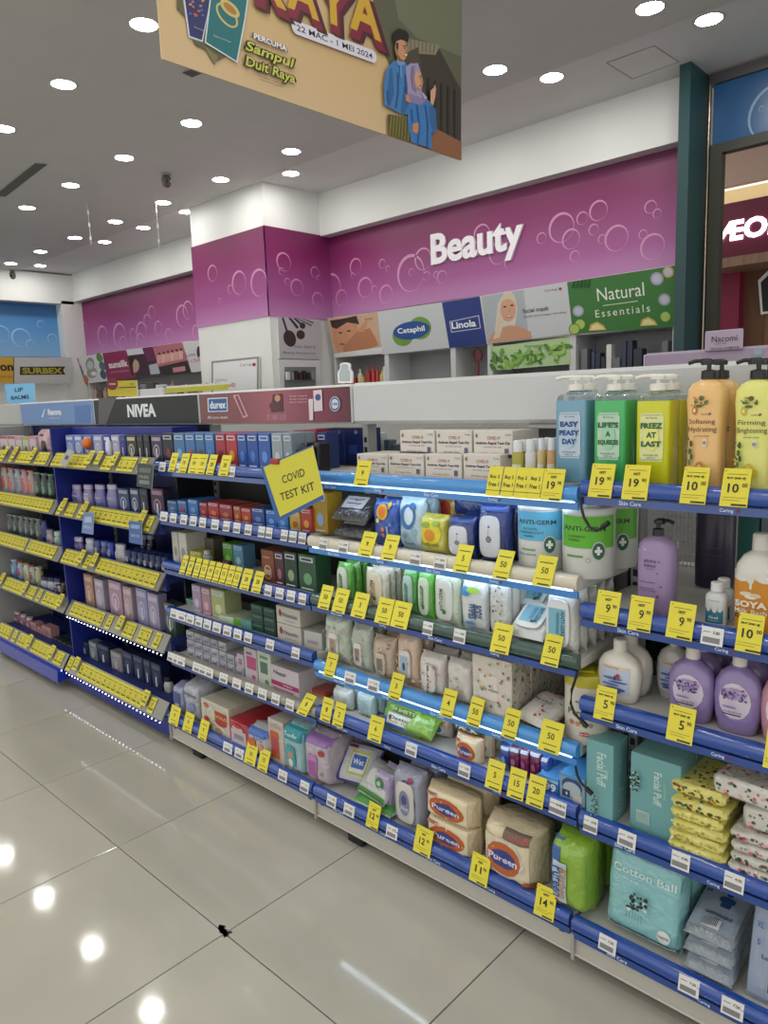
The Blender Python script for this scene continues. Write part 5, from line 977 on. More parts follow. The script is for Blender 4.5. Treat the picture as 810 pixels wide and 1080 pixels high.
TUB('wipes_tub', 'blue and white ANTI-GERM wipes tub', 3, 1, 537, 581, 531, '#cfd0cc', '#d8dad8', [('r', -.93, .50, .93, .97, '#5cb0d4'), ('t', -.12, .80, .072, 'ANTI-GERM', '#2a3a4c', 1.2, 0, .02), ('t', -.38, .69, .035, 'ALCOHOL', '#2f5a74', .5), ('t', -.30, .63, .035, 'DISINFECTANT', '#2f5a74', .75), ('t', -.45, .57, .035, 'WIPES', '#2f5a74', .35), ('r', -.75, .335, -.15, .365, '#6a9a74'), ('t', -.5, .27, .03, 'Kills 99.9%', '#55605a', .6), ('e', .5, .2, .08, .03, '#b04a3c')]+SH, Y=1.535, lidh=.09)
TUB('wipes_tub', 'green and white ANTI-GERM wipes tub', 3, 1, 583, 633, 537, '#c9cac4', '#d8dad8', [('r', -.93, .48, .93, .97, '#5cae2c'), ('t', -.12, .78, .078, 'ANTI-GERM', '#20301c', 1.2, 0, .02), ('t', -.40, .66, .035, 'CLEANSING', '#2f5a1c', .5), ('t', -.5, .6, .035, 'WIPES', '#2f5a1c', .35), ('r', -.75, .335, -.15, .365, '#5c8a4c'), ('e', .05, .3, .09, .035, '#8a908a'), ('e', .05, .3, .07, .025, '#c9cac4')]+SH, Y=1.525, rows=2, lidh=.07)
for xl, xr, v in ((380, 394, '9'), (404, 418, '9'), (480, 496, '5'), (522, 539, '50'), (564, 584, '50')): TAG(3, 1, xl, xr, v, lean=-14)
for xl, xr in ((337, 346), (357, 368), (433, 444), (458, 471)): TAG(3, 1, xl, xr, '8.90', 'w')
# third shelf
def germ(lab, xl, xr, yt, c, lc, rows, T=.024, Y=1.56, pc='#5a8a5c'): POUCH('wipes_pack', lab, 3, 2, xl, xr, yt, T, c, [], (-.02, .5, .66, .40, lc, [('t', -.3, .5, .3, 'ANTI-GERM', '#2f4a34', .7, 1), ('r', -.05, .2, .25, .8, pc), ('e', .1, .15, .3, .08, '#3c7044')]), Y=Y, rows=rows)
germ('green and white ANTI-GERM wipes pack', 356, 371, 594, '#58a03c', '#c2cdbb', 4, .032)
germ('beige labelled wipes pack', 386, 409, 600, '#c3c0b0', '#cfc4ae', 4, .026, 1.55, '#b99a6a')
germ('dark green wipes pack', 411, 424, 600, '#3f8a34', '#8ca896', 2, .03, 1.62)
germ('teal labelled green wipes pack', 425, 440, 602, '#4a9a44', '#a4bfb2', 3, .03, 1.57, '#4f8478')
germ('bright green wipes pack', 441, 457, 604, '#5cb040', '#c4d4bc', 3, .03)
germ('white pack with green ANTI-GERM lid', 458, 484, 606, '#c0cdb8', '#d2d6ce', 3, .035, 1.55, '#b9c9b4')
POUCH('wipes_pack', 'white BODY WIPES pack with blue flash', 3, 2, 486, 513, 614, .04, '#cdd2d4', [('t', .45, .42, .3, 'BODY', '#2f5580', .28, -1, .03), ('t', .05, .42, .3, 'WIPES', '#2f5580', .32, -1, .03), ('e', -.5, .80, .4, .10, '#3f8fd0'), ('e', .1, .84, .5, .06, '#9cc84c'), ('r', -.9, .08, .2, .12, '#9cc0d8'), ('e', -.1, .17, .35, .04, '#5c90c0')], Y=1.55, rows=2)
def babyp(name, lab, l, xl, xr, yt, c, sp, rows=1, T=.04, Y=1.55, lid=None, **kw):
    random.seed(int(xl)); ds = [('e', random.uniform(-.8, .8), random.uniform(.06, .94), random.uniform(.05, .10), random.uniform(.018, .032), random.choice(sp)) for k in range(22)]
    return POUCH(name, lab, 3, l, xl, xr, yt, T, c, ds, lid, Y=Y, rows=rows, **kw)
babyp('wipes_pack', 'white patterned wipes pack', 2, 516, 536, 614, '#c8c9c4', ['#4c5c60', '#6c7c7c', '#9c9c90'], 3, .035)
AG = lambda c: [('r', -.9, .1, .9, .9, c), ('t', .62, .5, .2, 'ANTI-GERM', '#2c4450', .7, -1, .02), ('t', .2, .52, .1, 'disinfectant', '#3f6478', .6, -1), ('t', 0, .52, .1, 'cleansing', '#3f6478', .55, -1), ('e', .4, .14, .22, .07, '#3c5a40')]
POUCH('wipes_pack', 'white ANTI-GERM wipes pack lying down', 3, 2, 535, 573, 650, .035, '#cfd3d2', [], (0, .5, .72, .36, '#d9dcda', AG('#7fb4cc')), Y=1.53, rx=-58, H=.12)
POUCH('wipes_pack', 'white ANTI-GERM wipes pack propped behind', 3, 2, 541, 575, 620, .035, '#cfd3d2', [], (0, .5, .72, .36, '#d9dcda', AG('#7fb4cc')), Y=1.61, rx=-50, H=.14, dz=.03)
POUCH('wipes_pack', 'big upright white ANTI-GERM pack', 3, 2, 576, 607, 624, .04, '#cfd0ca', [], (-.08, .50, .78, .38, '#d9dcda', AG('#7ab2c8')), Y=1.53, rows=5, step=.045)
for xl, xr, v in ((337, 349, '50'), (352, 366, '50'), (372, 387, '3'), (397, 413, '50'), (414, 431, '50'), (519, 538, '50'), (572, 591, '50')): TAG(3, 2, xl, xr, v, lean=-10)
for xl, xr in ((446, 457), (479, 491)): TAG(3, 2, xl, xr, '6.90', 'w')
# fourth shelf
P1 = ['#a9b9a4', '#c9a08c', '#8fb0a4', '#b98a8a']; LW = '#cfcac4'
def lidp(c): return (-.05, .40, .42, .24, LW, [('r', -.7, .15, .7, .85, c), ('e', 0, .3, .2, .1, '#4a4a54'), ('r', -.4, .6, .4, .64, '#7a7470')])
babyp('wipes_pack', 'mint pack with coral drops and lid', 3, 343, 368, 648, '#b3bfae', P1, 2, .055, 1.55, lidp('#a08c7c'))
babyp('wipes_pack', 'mint pack with brown label', 3, 371, 391, 660, '#a9b5a8', P1, 3, .05, 1.55, lidp('#8c7c74'))
babyp('wipes_pack', 'beige pack with folded top', 3, 393, 416, 672, '#b7a48f', ['#8c7a6c', '#c9b8a4', '#7a6a60'], 3, .05, 1.55, (-.05, .38, .45, .25, '#bfb09c', [('r', -.7, .15, .7, .85, '#77706c')]))
babyp('wipes_pack', 'tall peach pack with blue lid print', 3, 419, 441, 668, '#c9b09a', ['#d8c0a8', '#c09a80'], 3, .05, 1.55, (0, .45, .55, .25, LW, [('r', -.75, .12, .75, .88, '#9cb0c0'), ('e', 0, .4, .3, .2, '#2c4a6c')]))
babyp('wipes_pack', 'white pack with script and red mark', 3, 442, 468, 690, '#cfc9c2', ['#a8b8a4', '#c9a4a0', '#8c9c94', '#c98a8a'], 3, .055, 1.54, (0, .45, .55, .32, LW, [('t', 0, .5, .22, 'Pure', '#4a4a4a', 1.3, 1), ('e', .1, .12, .2, .06, '#b04a4c')]))
babyp('wipes_pack', 'white pack with pastel animals', 3, 471, 497, 697, '#c6c3bc', ['#a8b8a4', '#c9a4a0', '#8c9c94'], 4, .05, 1.54)
BOX('wipes_carton', 'large white animal print wipes bundle', 3, 3, 499, 540, 694, .09, '#cbc5b9', [('r', -.62, .28, .30, .70, '#d6d0c5'), ('r', -.66, .27, .34, .28, '#b5afa4'), ('t', -.15, .45, .08, 'baby wipes', '#8c8478', .7)]+[('e', random.uniform(-.9, .9), random.uniform(.05, .95), .06, .025, random.choice(['#b07a5c', '#7a8c6c', '#b0604c', '#5c6c80', '#c9a43c'])) for k in range(26)], [('e', random.uniform(-.9, .9), random.uniform(.05, .95), .08, .025, random.choice(['#b07a5c', '#7a8c6c', '#4c4c4c', '#c9a43c'])) for k in range(24)], Y=1.53, rows=3, cat='wipes', kind='film')
babyp('wipes_pack', 'white pack lying flat with floral print', 3, 540, 578, 745, '#cfcbc4', ['#3c4c50', '#7c4c4c', '#8c9c94', '#b03a44'], 1, .035, 1.525, rx=-72, H=.13, rz=-12)
TUB('wipes_tub', 'white wipes tub with yellow lid', 3, 3, 587, 629, 713, '#cbc6b8', '#b8ae28', [('t', 0, .74, .05, 'cozy', '#4a4a44', .7), ('t', 0, .56, .10, 'Pure Love', '#3f3f3c', 1.2), ('e', .35, .82, .10, .035, '#b0342c'), ('r', -.8, .50, .8, .504, '#9a968c'), ('e', -.62, .38, .10, .04, '#b06a4c'), ('e', -.35, .37, .10, .04, '#b9884c'), ('e', -.05, .36, .10, .04, '#6c9c5c'), ('e', .25, .36, .10, .04, '#8c8c84'), ('r', -.25, .17, .15, .23, '#b02c38'), ('t', -.05, .20, .03, '99.9%', '#e4dcd0', .3)], Y=1.53, lidh=.16)
for xl, xr, v in ((343, 354, '7'), (411, 424, '3'), (466, 479, '4'), (494, 508, '50'), (531, 546, '50'), (569, 592, '50')): TAG(3, 3, xl, xr, v, lean=-10)
for xl, xr in ((364, 375), (388, 400)): TAG(3, 3, xl, xr, '5.20', 'w')
# fifth shelf
babyp('wipes_pack', 'small white crumpled pack', 4, 351, 369, 727, '#c6ccc8', ['#a8b8a4', '#c0c8b0', '#9cb0b8'], 3, .045, 1.57)
babyp('wipes_pack', 'small pale aqua pack', 4, 376, 393, 732, '#a9bfc0', ['#5c9cb0', '#d0dcdc', '#6cac9c'], 3, .04, 1.58)
DET = [('r', -.95, .10, .95, .42, '#2c4fa0'), ('r', -.55, .22, .68, .62, '#c3cac4'), ('r', -.50, .26, .62, .58, '#d5d9d4'), ('e', -.38, .44, .08, .10, '#903a44'), ('t', .12, .46, .12, 'Dettol', '#2c5a48', .8), ('t', .12, .33, .07, 'Anti-Bac', '#b98a2c', .8), ('r', -.3, .68, .7, .88, '#3a5c2c'), ('t', .2, .78, .12, '10 SHEETS', '#c9d48c', .8)]
POUCH('wipes_pack', 'green and blue wipes pack with shield', 3, 4, 397, 438, 748, .05, '#6f9c2c', DET, Y=1.53, rx=-28, fin='u', rows=2)
POUCH('wipes_pack', 'green wipes pack lying beneath', 3, 4, 425, 455, 762, .04, '#7aa832', [], Y=1.54, fin='u', H=.07, rx=-50)
POUCH('wipes_pack', 'cream wipes pack with blue oval', 3, 4, 452, 473, 757, .05, '#b9b2a4', [('e', 0, .5, .7, .3, '#c9cfd4'), ('e', 0, .5, .5, .18, '#3a5c9c'), ('r', -.8, .78, .8, .9, '#c9883c')], Y=1.60, rows=2)
ORG = [('r', -.95, .06, .95, .94, '#dccfae'), ('e', 0, .46, .72, .36, '#b85c24'), ('r', -.5, .28, .5, .66, '#c9662c'), ('e', 0, .46, .48, .20, '#3a3f7c'), ('t', 0, .46, .17, 'Pureen', '#d5d2e4', .85, 0, .02), ('r', -.85, .80, -.35, .9, '#8c2c34'), ('t', -.6, .85, .05, 'VALUE', '#e0d0c0', .4)]
POUCH('wipes_pack', 'orange and cream wipes pack, lower', 3, 4, 479, 506, 780, .05, '#d6b48c', ORG, Y=1.53, fin='u', rows=3, H=.075)
POUCH('wipes_pack', 'orange and cream wipes pack, upper', 3, 4, 476, 512, 760, .05, '#b9a58c', [('r', -.9, .1, .9, .9, '#3f3a30'), ('t', 0, .62, .3, 'VALUE', '#d8d0b8', 1.3, 0, .04), ('t', 0, .28, .3, 'PACK', '#d8d0b8', 1.0, 0, .04)], Y=1.56, fin='u', dz=.078, H=.06, rows=2)
for k, (xl, xr, yt, c_) in enumerate(((527, 538, 786, '#22428c'), (537, 548, 788, '#641c48'), (548, 558, 790, '#7a1f52'), (558, 570, 792, '#6a1c4a'), (570, 578, 798, '#2c50a0'))):
    POUCH('pad_pack', '%s sanitary pad pack' % ('blue' if k in (0, 4) else 'maroon'), 3, 4, xl, xr, yt, .035, c_, [('r', -.8, .84, .8, .93, '#b9c4d4'), ('e', 0, .5, .4, .12, '#8fb4dc' if k in (0, 4) else '#b05c88')], Y=1.57, rows=2, cat='pads')
BOX('blue_box', 'low blue box printed 999', 3, 4, 566, 589, 822, .08, '#2f6ab0', [('t', 0, .5, .5, '999', '#dfe8f2', 1.2, 0, .04), ('r', -1, .82, 1, 1, '#8cc0dc')], Y=1.525, rows=2, H=.045, top='#5c9cd0')
BOX('blue_box', 'white and blue box with car window print', 3, 4, 590, 617, 815, .10, '#7f9cb4', [('e', 0, .62, .8, .3, '#2f4a74'), ('e', 0, .52, .7, .25, '#a9b4ba'), ('r', -.75, .2, -.15, .45, '#2c3a54'), ('r', .1, .12, .8, .4, '#b9b4a8'), ('e', -.4, .33, .08, .06, '#c9d0d4'), ('r', -1, .9, 1, 1, '#4a90cc')], Y=1.525, rows=1, H=.075, top='#4f94cc')
BOX('blue_box', 'light blue carton set on the low boxes', 3, 4, 578, 606, 800, .08, '#4f8fc4', [('r', -.9, .2, .9, .5, '#b4cfe0')], Y=1.62, rows=1, H=.05, dz=.05)
for xl, xr, v in ((339, 349.5, '8'), (352, 363, '2'), (389, 403, '6'), (513, 530, '5'), (536, 553, '15'), (556, 574, '20')): TAG(3, 4, xl, xr, v, lean=-6)
for xl, xr in ((428, 440), (484, 496), (580, 593)): TAG(3, 4, xl, xr, '3.90', 'w')
# bottom shelf
POUCH('wipes_pack', 'purple-ended wipes pack with square blue label', 3, 5, 351, 385, 800, .05, '#3a2f86', [('r', -.62, .04, .95, .96, '#b5b5ba'), ('r', -.30, .18, .62, .78, '#a9b03c'), ('r', -.22, .24, .56, .72, '#c9ccd0'), ('r', -.15, .34, .50, .68, '#2f5aa4'), ('t', .17, .51, .14, 'Wet', '#dfe4ee', .4), ('r', -.55, .84, -.1, .92, '#6a2c3c')], Y=1.55, rx=-42, rz=12, fin='u', H=.13, dz=.03)
POUCH('wipes_pack', 'white and green crumpled wipes pack', 3, 5, 375, 408, 815, .045, '#b5b8b4', [('r', -.95, .02, .95, .14, '#3f8434'), ('r', -.5, .3, .6, .7, '#c5c8c4')], Y=1.535, rx=-48, rz=-8, H=.12, dz=.015)
POUCH('wipes_pack', 'white and green pack flat on the deck', 3, 5, 372, 412, 838, .03, '#a9b5a4', [('r', -.95, .02, .95, .3, '#44883a')], Y=1.52, rx=-85, H=.14)
POUCH('wipes_pack', 'lavender wipes pack with green round badge', 3, 5, 394, 414, 816, .05, '#a294b4', [('e', -.1, .74, .45, .14, '#3f7a4c'), ('e', -.1, .74, .2, .06, '#a9c4a8'), ('e', 0, .52, .25, .04, '#6a3a6a'), ('r', .1, .05, .8, .16, '#a83a5c'), ('r', -.8, .9, .8, .96, '#c0b4d0')], Y=1.55, rows=2, rz=-6)
POUCH('wipes_pack', 'grey-lavender pack with white oval lid', 3, 5, 416, 446, 812, .075, '#8f93a6', [('e', 0, .48, .66, .36, '#4a4a66'), ('e', .35, .86, .2, .05, '#903a5c')], (-.02, .46, .62, .34, '#c6c4bc', [('e', 0, .5, .75, .4, '#7f7f9a'), ('e', 0, .6, .4, .15, '#4c4c78'), ('t', 0, .35, .14, 'Aloe', '#cfcfdc', .8)]), Y=1.535, rows=2)
for k in range(2): POUCH('wipes_pack', 'cream family wipes pack with orange oval, %s' % ('lower', 'upper')[k], 3, 5, 449, 500, 860, .085, '#d8c6a4', ORG, Y=1.53, fin='u', dz=.088*k, H=.086, rows=2)
POUCH('wipes_pack', 'large cream value bundle of wipes', 3, 5, 509, 566, 872, .14, '#d6c6a6', [('r', -.95, .04, .95, .80, '#dccfb0'), ('e', -.08, .44, .74, .36, '#cfc8bc'), ('e', -.08, .44, .62, .30, '#b8622c'), ('e', -.08, .44, .46, .17, '#3a3f84'), ('t', -.08, .44, .12, 'Pureen', '#dcd8e8', .8, 0, .02), ('r', -.1, .82, .8, .97, '#6a5c50'), ('t', .4, .90, .09, 'VALUE PACK', '#c8463c', .6, 0, .03), ('e', .75, .10, .18, .08, '#a8602c')], Y=1.525, fin='u')
POUCH('wipes_pack', 'large lime wipes bundle with blue end', 3, 5, 581, 619, 886, .13, '#86ae34', [('r', -.98, .05, -.35, .95, '#3f68a8'), ('r', -.72, .15, .02, .70, '#c2ccd4'), ('r', -.66, .2, -.04, .66, '#a8c0dc'), ('t', -.42, .42, .3, 'Pureen', '#2c4a7c', .42, -1, .02), ('t', -.15, .42, .2, 'Kitchen', '#b9862c', .4, -1), ('e', -.5, .14, .12, .05, '#903a3c')], Y=1.52, rows=2)
for xl, xr, v in ((387, 400, '12.90'), (437, 455, '12.90'), (496, 515, '11.90'), (564, 585, '14.90')): TAG(3, 5, xl, xr, v, lean=-4)
for xl, xr in ((345, 355), (363, 374), (408, 419)): TAG(3, 5, xl, xr, '4.50', 'w')
# ============================================================ RED-HEADER BAY (2)
def carton(lab, l, xl, xr, yt, c, D=.06, rows=1, Y=1.57, b=2, deco=None, **kw):
    w = xr-xl
    ds = deco if deco is not None else [('r', -.75, .80, .75, .93, '#c3cbd8'), ('r', -.6, .83, .6, .90, c), ('e', .1, .35, .5, .16, kw.pop('acc', '#8fa4c9')), ('r', -.7, .06, .7, .10, '#c3cbd8')]
    kw.pop('acc', None); return BOX('carton', lab, b, l, xl, xr, yt, D, c, ds, Y=Y, rows=rows, **kw)
for xl, xr, c, a, n in ((173, 184, '#1b1722', '#6a2c3c', 'black'), (185, 196, '#3f70a0', '#7fa8cc', 'steel blue'), (197, 207, '#3c6ca4', '#a8523c', 'blue and red'), (208, 217, '#38689c', '#6a4438', 'blue and brown'), (218, 227, '#3f74b0', '#4f8ac4', 'plain blue'), (229, 239, '#98283a', '#6a1c2c', 'dark red'), (240, 251, '#a8303c', '#d09a2c', 'red with gold badge'), (252, 261, '#26509c', '#4a7cc8', 'royal blue'), (262, 273, '#244c98', '#4470bc', 'royal blue'), (274, 286, '#2b58a4', '#5a88cc', 'royal blue'), (288, 299, '#8f9aa0', '#b4bcc0', 'silver grey'), (300, 309, '#7f8c96', '#b4bcc0', 'silver grey')):
    carton(n+' upright carton', 0, xl, xr, 457, c, acc=a, rows=2)
for k, (xl, xr, yt, c) in enumerate(((311, 322, 454, '#6a2c50'), (323, 335, 453, '#8c2c4c'), (336, 345, 456, '#26386c'))): carton('%s carton set back behind the sign' % ('plum', 'magenta', 'navy')[k], 0, xl, xr, yt, c, Y=1.66)
random.seed(21)
for k in range(6): X = x_at(318+k*3.4, 1.58, 1.2); o = wmesh('black_pack', bx(X-.018, X+.012, 1.57+.01*(k % 2), 1.63, 1.192+.0*k, 1.192+.07+.012*(k % 3), mat('#17151b', .3), .004)); reg(o, 'small black pack', where(2, 0), 'pack')
for xl, xr in ((179, 186), (190, 198), (200, 209), (209, 217), (219, 227), (232, 242)): TAG(2, 0, xl, xr, str(random.choice([15, 19, 28])), lean=-8)
for xl, xr in ((168, 175), (187, 190), (241, 248)): TAG(2, 0, xl, xr, '15', 'w')
for xl, xr, c, a, n, yt in ((177, 187, '#2f5c90', '#5c8cc0', 'small blue', 528), (188, 197, '#3a6ca8', '#a8443c', 'small blue', 528), (199, 209, '#3870ac', '#6a9cd0', 'small blue', 527), (211, 219, '#8c2834', '#c05a4c', 'small red', 530), (220, 231, '#a03038', '#c8703c', 'small red', 530), (232, 245, '#8c2c34', '#b06a4c', 'small red', 532), (247, 254, '#9c4a2c', '#c98a4c', 'small rust', 534), (255, 265, '#a8382c', '#c08a3c', 'small rust', 536), (266, 279, '#2a4884', '#5a7cc0', 'small navy', 536), (281, 292, '#2f62b0', '#6a9cdc', 'small bright blue', 538), (293, 304, '#2f70b8', '#6a9cdc', 'small bright blue', 540), (306, 317, '#b89a3c', '#a8502c', 'small yellow', 540), (318, 329, '#b03a30', '#d8a03c', 'small scarlet', 536)):
    carton(n+' carton', 1, xl, xr, yt, c, acc=a, rows=2, D=.05)
carton('tall yellow carton', 1, 331, 346, 520, '#b08c24', Y=1.59, D=.07)
for x in (173, 183, 194, 204, 214, 227, 239, 250, 262, 276, 284, 300, 309, 319): TAG(2, 1, x-3.4, x+3.6, '12', 'w')
for xl, xr, yt, c, n in ((183, 189, 561, '#bdbcae', 'narrow ivory'), (190, 198, 562, '#bdbcb2', 'narrow ivory')): carton(n+' carton', 2, xl, xr, yt, c, rows=1, D=.10, acc='#8a8a80')
carton('large grey-brown carton', 2, 200, 226, 566, '#67665c', Y=1.64, deco=[])
carton('small yellow-green carton', 2, 201, 213, 582, '#a8a82c', acc='#2c2c20', Y=1.58)
BOTTLE('tube_bottle', 'small silver bottle', 2, 2, 213, 220, 585, .03, '#8f9a9a', ROU, [], ('cap', '#b0b8b8', .6, .015), Y=1.58)
for xl, xr in ((219, 226), (227, 234), (235, 241)): carton('low plum carton', 2, xl, xr, 592, '#5c2c4c', acc='#a06a8c', Y=1.60)
carton('bright green carton', 2, 236, 246, 573, '#5a9a3c', Y=1.62, acc='#9cc878'); carton('sky blue carton', 2, 247, 257, 575, '#5f94b4', Y=1.62, acc='#a8ccd8')
carton('brown carton with number 50 badge', 2, 277, 290, 580, '#7a4428', deco=[('e', 0, .32, .62, .22, '#c9b8a0'), ('e', 0, .32, .5, .18, '#8a5434'), ('t', 0, .32, .17, '50', '#dcd0c0', .7, 0, .04), ('r', -.6, .75, .4, .8, '#b98a6c')], D=.07)
carton('maroon patterned carton', 2, 291, 300, 582, '#4c2c34', acc='#a06a7c', D=.07); carton('dark green patterned carton', 2, 301, 314, 582, '#243c30', D=.07, acc='#8ca07c'); carton('green patterned carton', 2, 316, 334, 585, '#2c5038', D=.07, acc='#6a9c6c')
for k in range(9): TAG(2, 2, 191+k*7, 196.4+k*7, str([15, 19, 12][k % 3]), lean=-10)
for xl, xr in ((255, 264), (267, 276)): TAG(2, 2, xl, xr, '28', lean=-10)
for x in (283, 295, 307, 319): TAG(2, 2, x-3.8, x+4, '9', 'w')
carton('lilac carton', 3, 204, 213, 617, '#9c8ca4', D=.08, acc='#c4b8cc'); carton('pink carton', 3, 214, 223, 620, '#a8808c', D=.08, acc='#d0a8b0'); carton('yellow-green carton', 3, 224, 238, 622, '#a0a878', D=.08, acc='#c8cc98'); carton('small mint carton', 3, 196, 204, 632, '#5c9c80', Y=1.60)
BOX('carton', 'green and white carton lying flat', 2, 3, 232, 254, 652, .10, '#b4c4a8', [('r', .2, 0, 1, 1, '#5c9c34')], Y=1.55, H=.028, top='#a8b49c', rz=8); BOX('carton', 'teal carton lying flat', 2, 3, 254, 265, 655, .10, '#5c8c88', [], Y=1.55, H=.035, top='#78a09c')
for k in range(3):
    for j in range(2): BOX('carton', 'small dark green carton, %s layer' % ('lowest', 'middle', 'top')[k], 2, 3, 266+j*13, 278+j*13, 600, .05, '#1f3c34', [('r', -.8, .6, .8, .8, '#3c6c58')], Y=1.56, H=.034, dz=.035*k)
for k in range(2): BOX('white_carton', 'white carton with red mark, %s' % ('lower', 'upper')[k], 2, 3, 293, 318, 600, .10, '#b9b6ac', [('e', -.65, .6, .12, .22, '#8c3034'), ('t', .1, .55, .25, 'Vitamin', '#6a6a70', 1), ('r', -.3, .2, .6, .25, '#9c9c98')], Y=1.55, H=.062, dz=.064*k, rows=2)
BOX('white_carton', 'white carton at end of shelf', 2, 3, 321, 338, 600, .08, '#b4b2ac', [('r', -.6, .3, .6, .5, '#9a8c94')], Y=1.56, H=.06, rz=6)
for x in (184, 192, 201, 210, 219, 229, 240, 251, 262, 285, 312): TAG(2, 3, x-4, x+4, '15', 'w')
random.seed(5)
for j in range(7):
    for k in range(3 if j < 5 else 2): BOX('slim_box', 'silver-white slim box, %s layer' % ('lowest', 'middle', 'top')[k], 2, 4, 198+j*8.5, 205.5+j*8.5, 600, .12, random.choice(['#a4a4ac', '#9a9ca8', '#b0b0b6']), [('r', -.7, .2, .4, .5, '#6a6a80'), ('e', .6, .5, .15, .3, '#77789a')], Y=1.55+.012*k, H=.034, dz=.0345*k, rz=random.uniform(-2, 2), cat='box')
BOX('carton', 'white carton with magenta flash', 2, 4, 259, 272, 684, .09, '#b8b4ba', [('r', -.6, .35, .9, .75, '#b04a7c'), ('r', -.6, .8, .3, .88, '#8c4a6c'), ('e', .4, .12, .3, .07, '#b04a7c')], Y=1.555)
BOX('carton', 'white carton with green flash', 2, 4, 273, 287, 688, .10, '#b9c0b4', [('r', -.6, .35, .5, .7, '#4f6c5c'), ('r', -.6, .8, .6, .88, '#4a8c5c'), ('e', .3, .12, .3, .07, '#4a8c4c')], Y=1.555)
BOX('carton', 'slim white carton with pink lines', 2, 4, 251, 258, 690, .08, '#b4b0b6', [('r', -.5, .5, .5, .8, '#a06a88')], Y=1.56)
BOX('pharmacy_box', 'large white and magenta box with bare top', 2, 4, 287, 316, 705, .20, '#c0b8bc', [('t', -.35, .72, .2, 'Nappi', '#4a3a50', .7, 0, .02), ('r', -1, .22, 1, .40, '#a02c60'), ('t', .2, .31, .09, 'wipes', '#dcc8d4', .5), ('r', -.9, .06, .6, .14, '#b06c8c')], Y=1.55, top='#b5b0b0', rows=1)
BOX('red_box', 'small salmon red box', 2, 4, 327, 343, 728, .07, '#a8483c', [('r', -.8, .15, .8, .45, '#c98a5c')], Y=1.60, top='#b0544a')
for x in (185, 191, 208, 214, 221, 236, 250, 263, 277, 291, 306): TAG(2, 4, x-4.3, x+4.3, '19', 'w')
TAG(2, 4, 317, 328, '8', lean=-30); TAG(2, 4, 177, 184, '6', 'w')
# bottom shelf
POUCH('diaper_pack', 'blue-white film pack at left end', 2, 5, 185, 196, 722, .10, '#8c94b4', [('r', -.7, .4, .6, .75, '#4a588c'), ('e', 0, .3, .4, .08, '#c0c4d4')], Y=1.54, cat='diapers')
POUCH('diaper_pack', 'grey-white film pack with blue script', 2, 5, 197, 213, 720, .14, '#a3a6b0', [('t', 0, .7, .12, 'Drypers', '#4a5690', 1.2), ('e', .2, .4, .4, .12, '#7c86b0')], Y=1.54, cat='diapers')
BOX('diaper_pack', 'white pack with red shield and red roundels', 2, 5, 214, 243, 742, .22, '#c4bfae', [('e', -.62, .83, .2, .08, '#b03430'), ('r', .0, .45, .85, .78, '#a83c34'), ('e', .42, .45, .42, .12, '#a83c34'), ('t', .42, .62, .10, 'GOLD', '#d8c06a', .7), ('e', -.62, .40, .2, .08, '#b03430'), ('e', .2, .15, .25, .10, '#9c7c5c'), ('e', -.4, .18, .15, .06, '#6c8c5c'), ('t', -.62, .83, .05, 'HUG', '#dcd4c4', .25)], Y=1.525, cat='diapers', kind='film', top='#b8b4a6')
BOX('diaper_pack', 'bright red pack with white panel', 2, 5, 243, 263, 762, .20, '#a82430', [('r', -.8, .1, .75, .66, '#c4b4b4'), ('e', -.1, .72, .55, .13, '#c4b4b4'), ('r', -.5, .3, .5, .5, '#8a8494'), ('e', -.1, .82, .4, .08, '#b93c44')], Y=1.52, cat='diapers', kind='film', top='#a02834', rows=1)
POUCH('diaper_pack', 'blue-topped pack with orange panel', 2, 5, 263, 284, 768, .10, '#b9b8c0', [('r', -.95, .75, .95, .95, '#4c6cb0'), ('r', -.8, .25, .0, .62, '#c4643c'), ('e', .5, .45, .25, .12, '#c98a6a'), ('t', .3, .68, .1, 'Dry', '#3c4c90', .7)], Y=1.52, cat='diapers')
BOX('diaper_pack', 'white pack with orange wipes panel', 2, 5, 285, 301, 760, .12, '#c0b4aa', [('r', -.75, .12, .35, .74, '#c05c34'), ('r', -.6, .25, .2, .6, '#a84c50'), ('r', -.7, .82, .7, .9, '#a89c94')], Y=1.53, cat='diapers', kind='film', top='#b9b0a8')
POUCH('diaper_pack', 'teal pack with baby print', 2, 5, 302, 323, 765, .13, '#8fb4b8', [('r', -.95, .72, .95, .95, '#2c8c98'), ('r', -.5, .2, .35, .60, '#3f97a4'), ('e', -.1, .42, .22, .08, '#b08c78'), ('e', -.1, .26, .2, .09, '#d0d0c4'), ('t', 0, .83, .08, 'Tender', '#c9dce0', 1)], Y=1.525, cat='diapers')
POUCH('diaper_pack', 'lilac pack with red shield and purple label', 2, 5, 324, 350, 776, .14, '#b4a8b4', [('r', -.95, .84, .95, .97, '#8c6aa4'), ('r', -.55, .15, .15, .62, '#b880b0'), ('r', -.5, .2, .1, .5, '#9c5c98'), ('e', .55, .72, .22, .06, '#a83a34'), ('e', .5, .3, .1, .04, '#7c9c5c')], Y=1.53, rows=2, cat='diapers')
for xl, xr in ((179, 189), (194, 203), (210, 219), (259, 270), (273, 283)): TAG(2, 5, xl, xr, random.choice(['13', '8', '9', '31']), lean=-6)
for xl, xr in ((236, 245), (248, 257), (294, 303), (317, 326)): TAG(2, 5, xl, xr, '15', 'w')
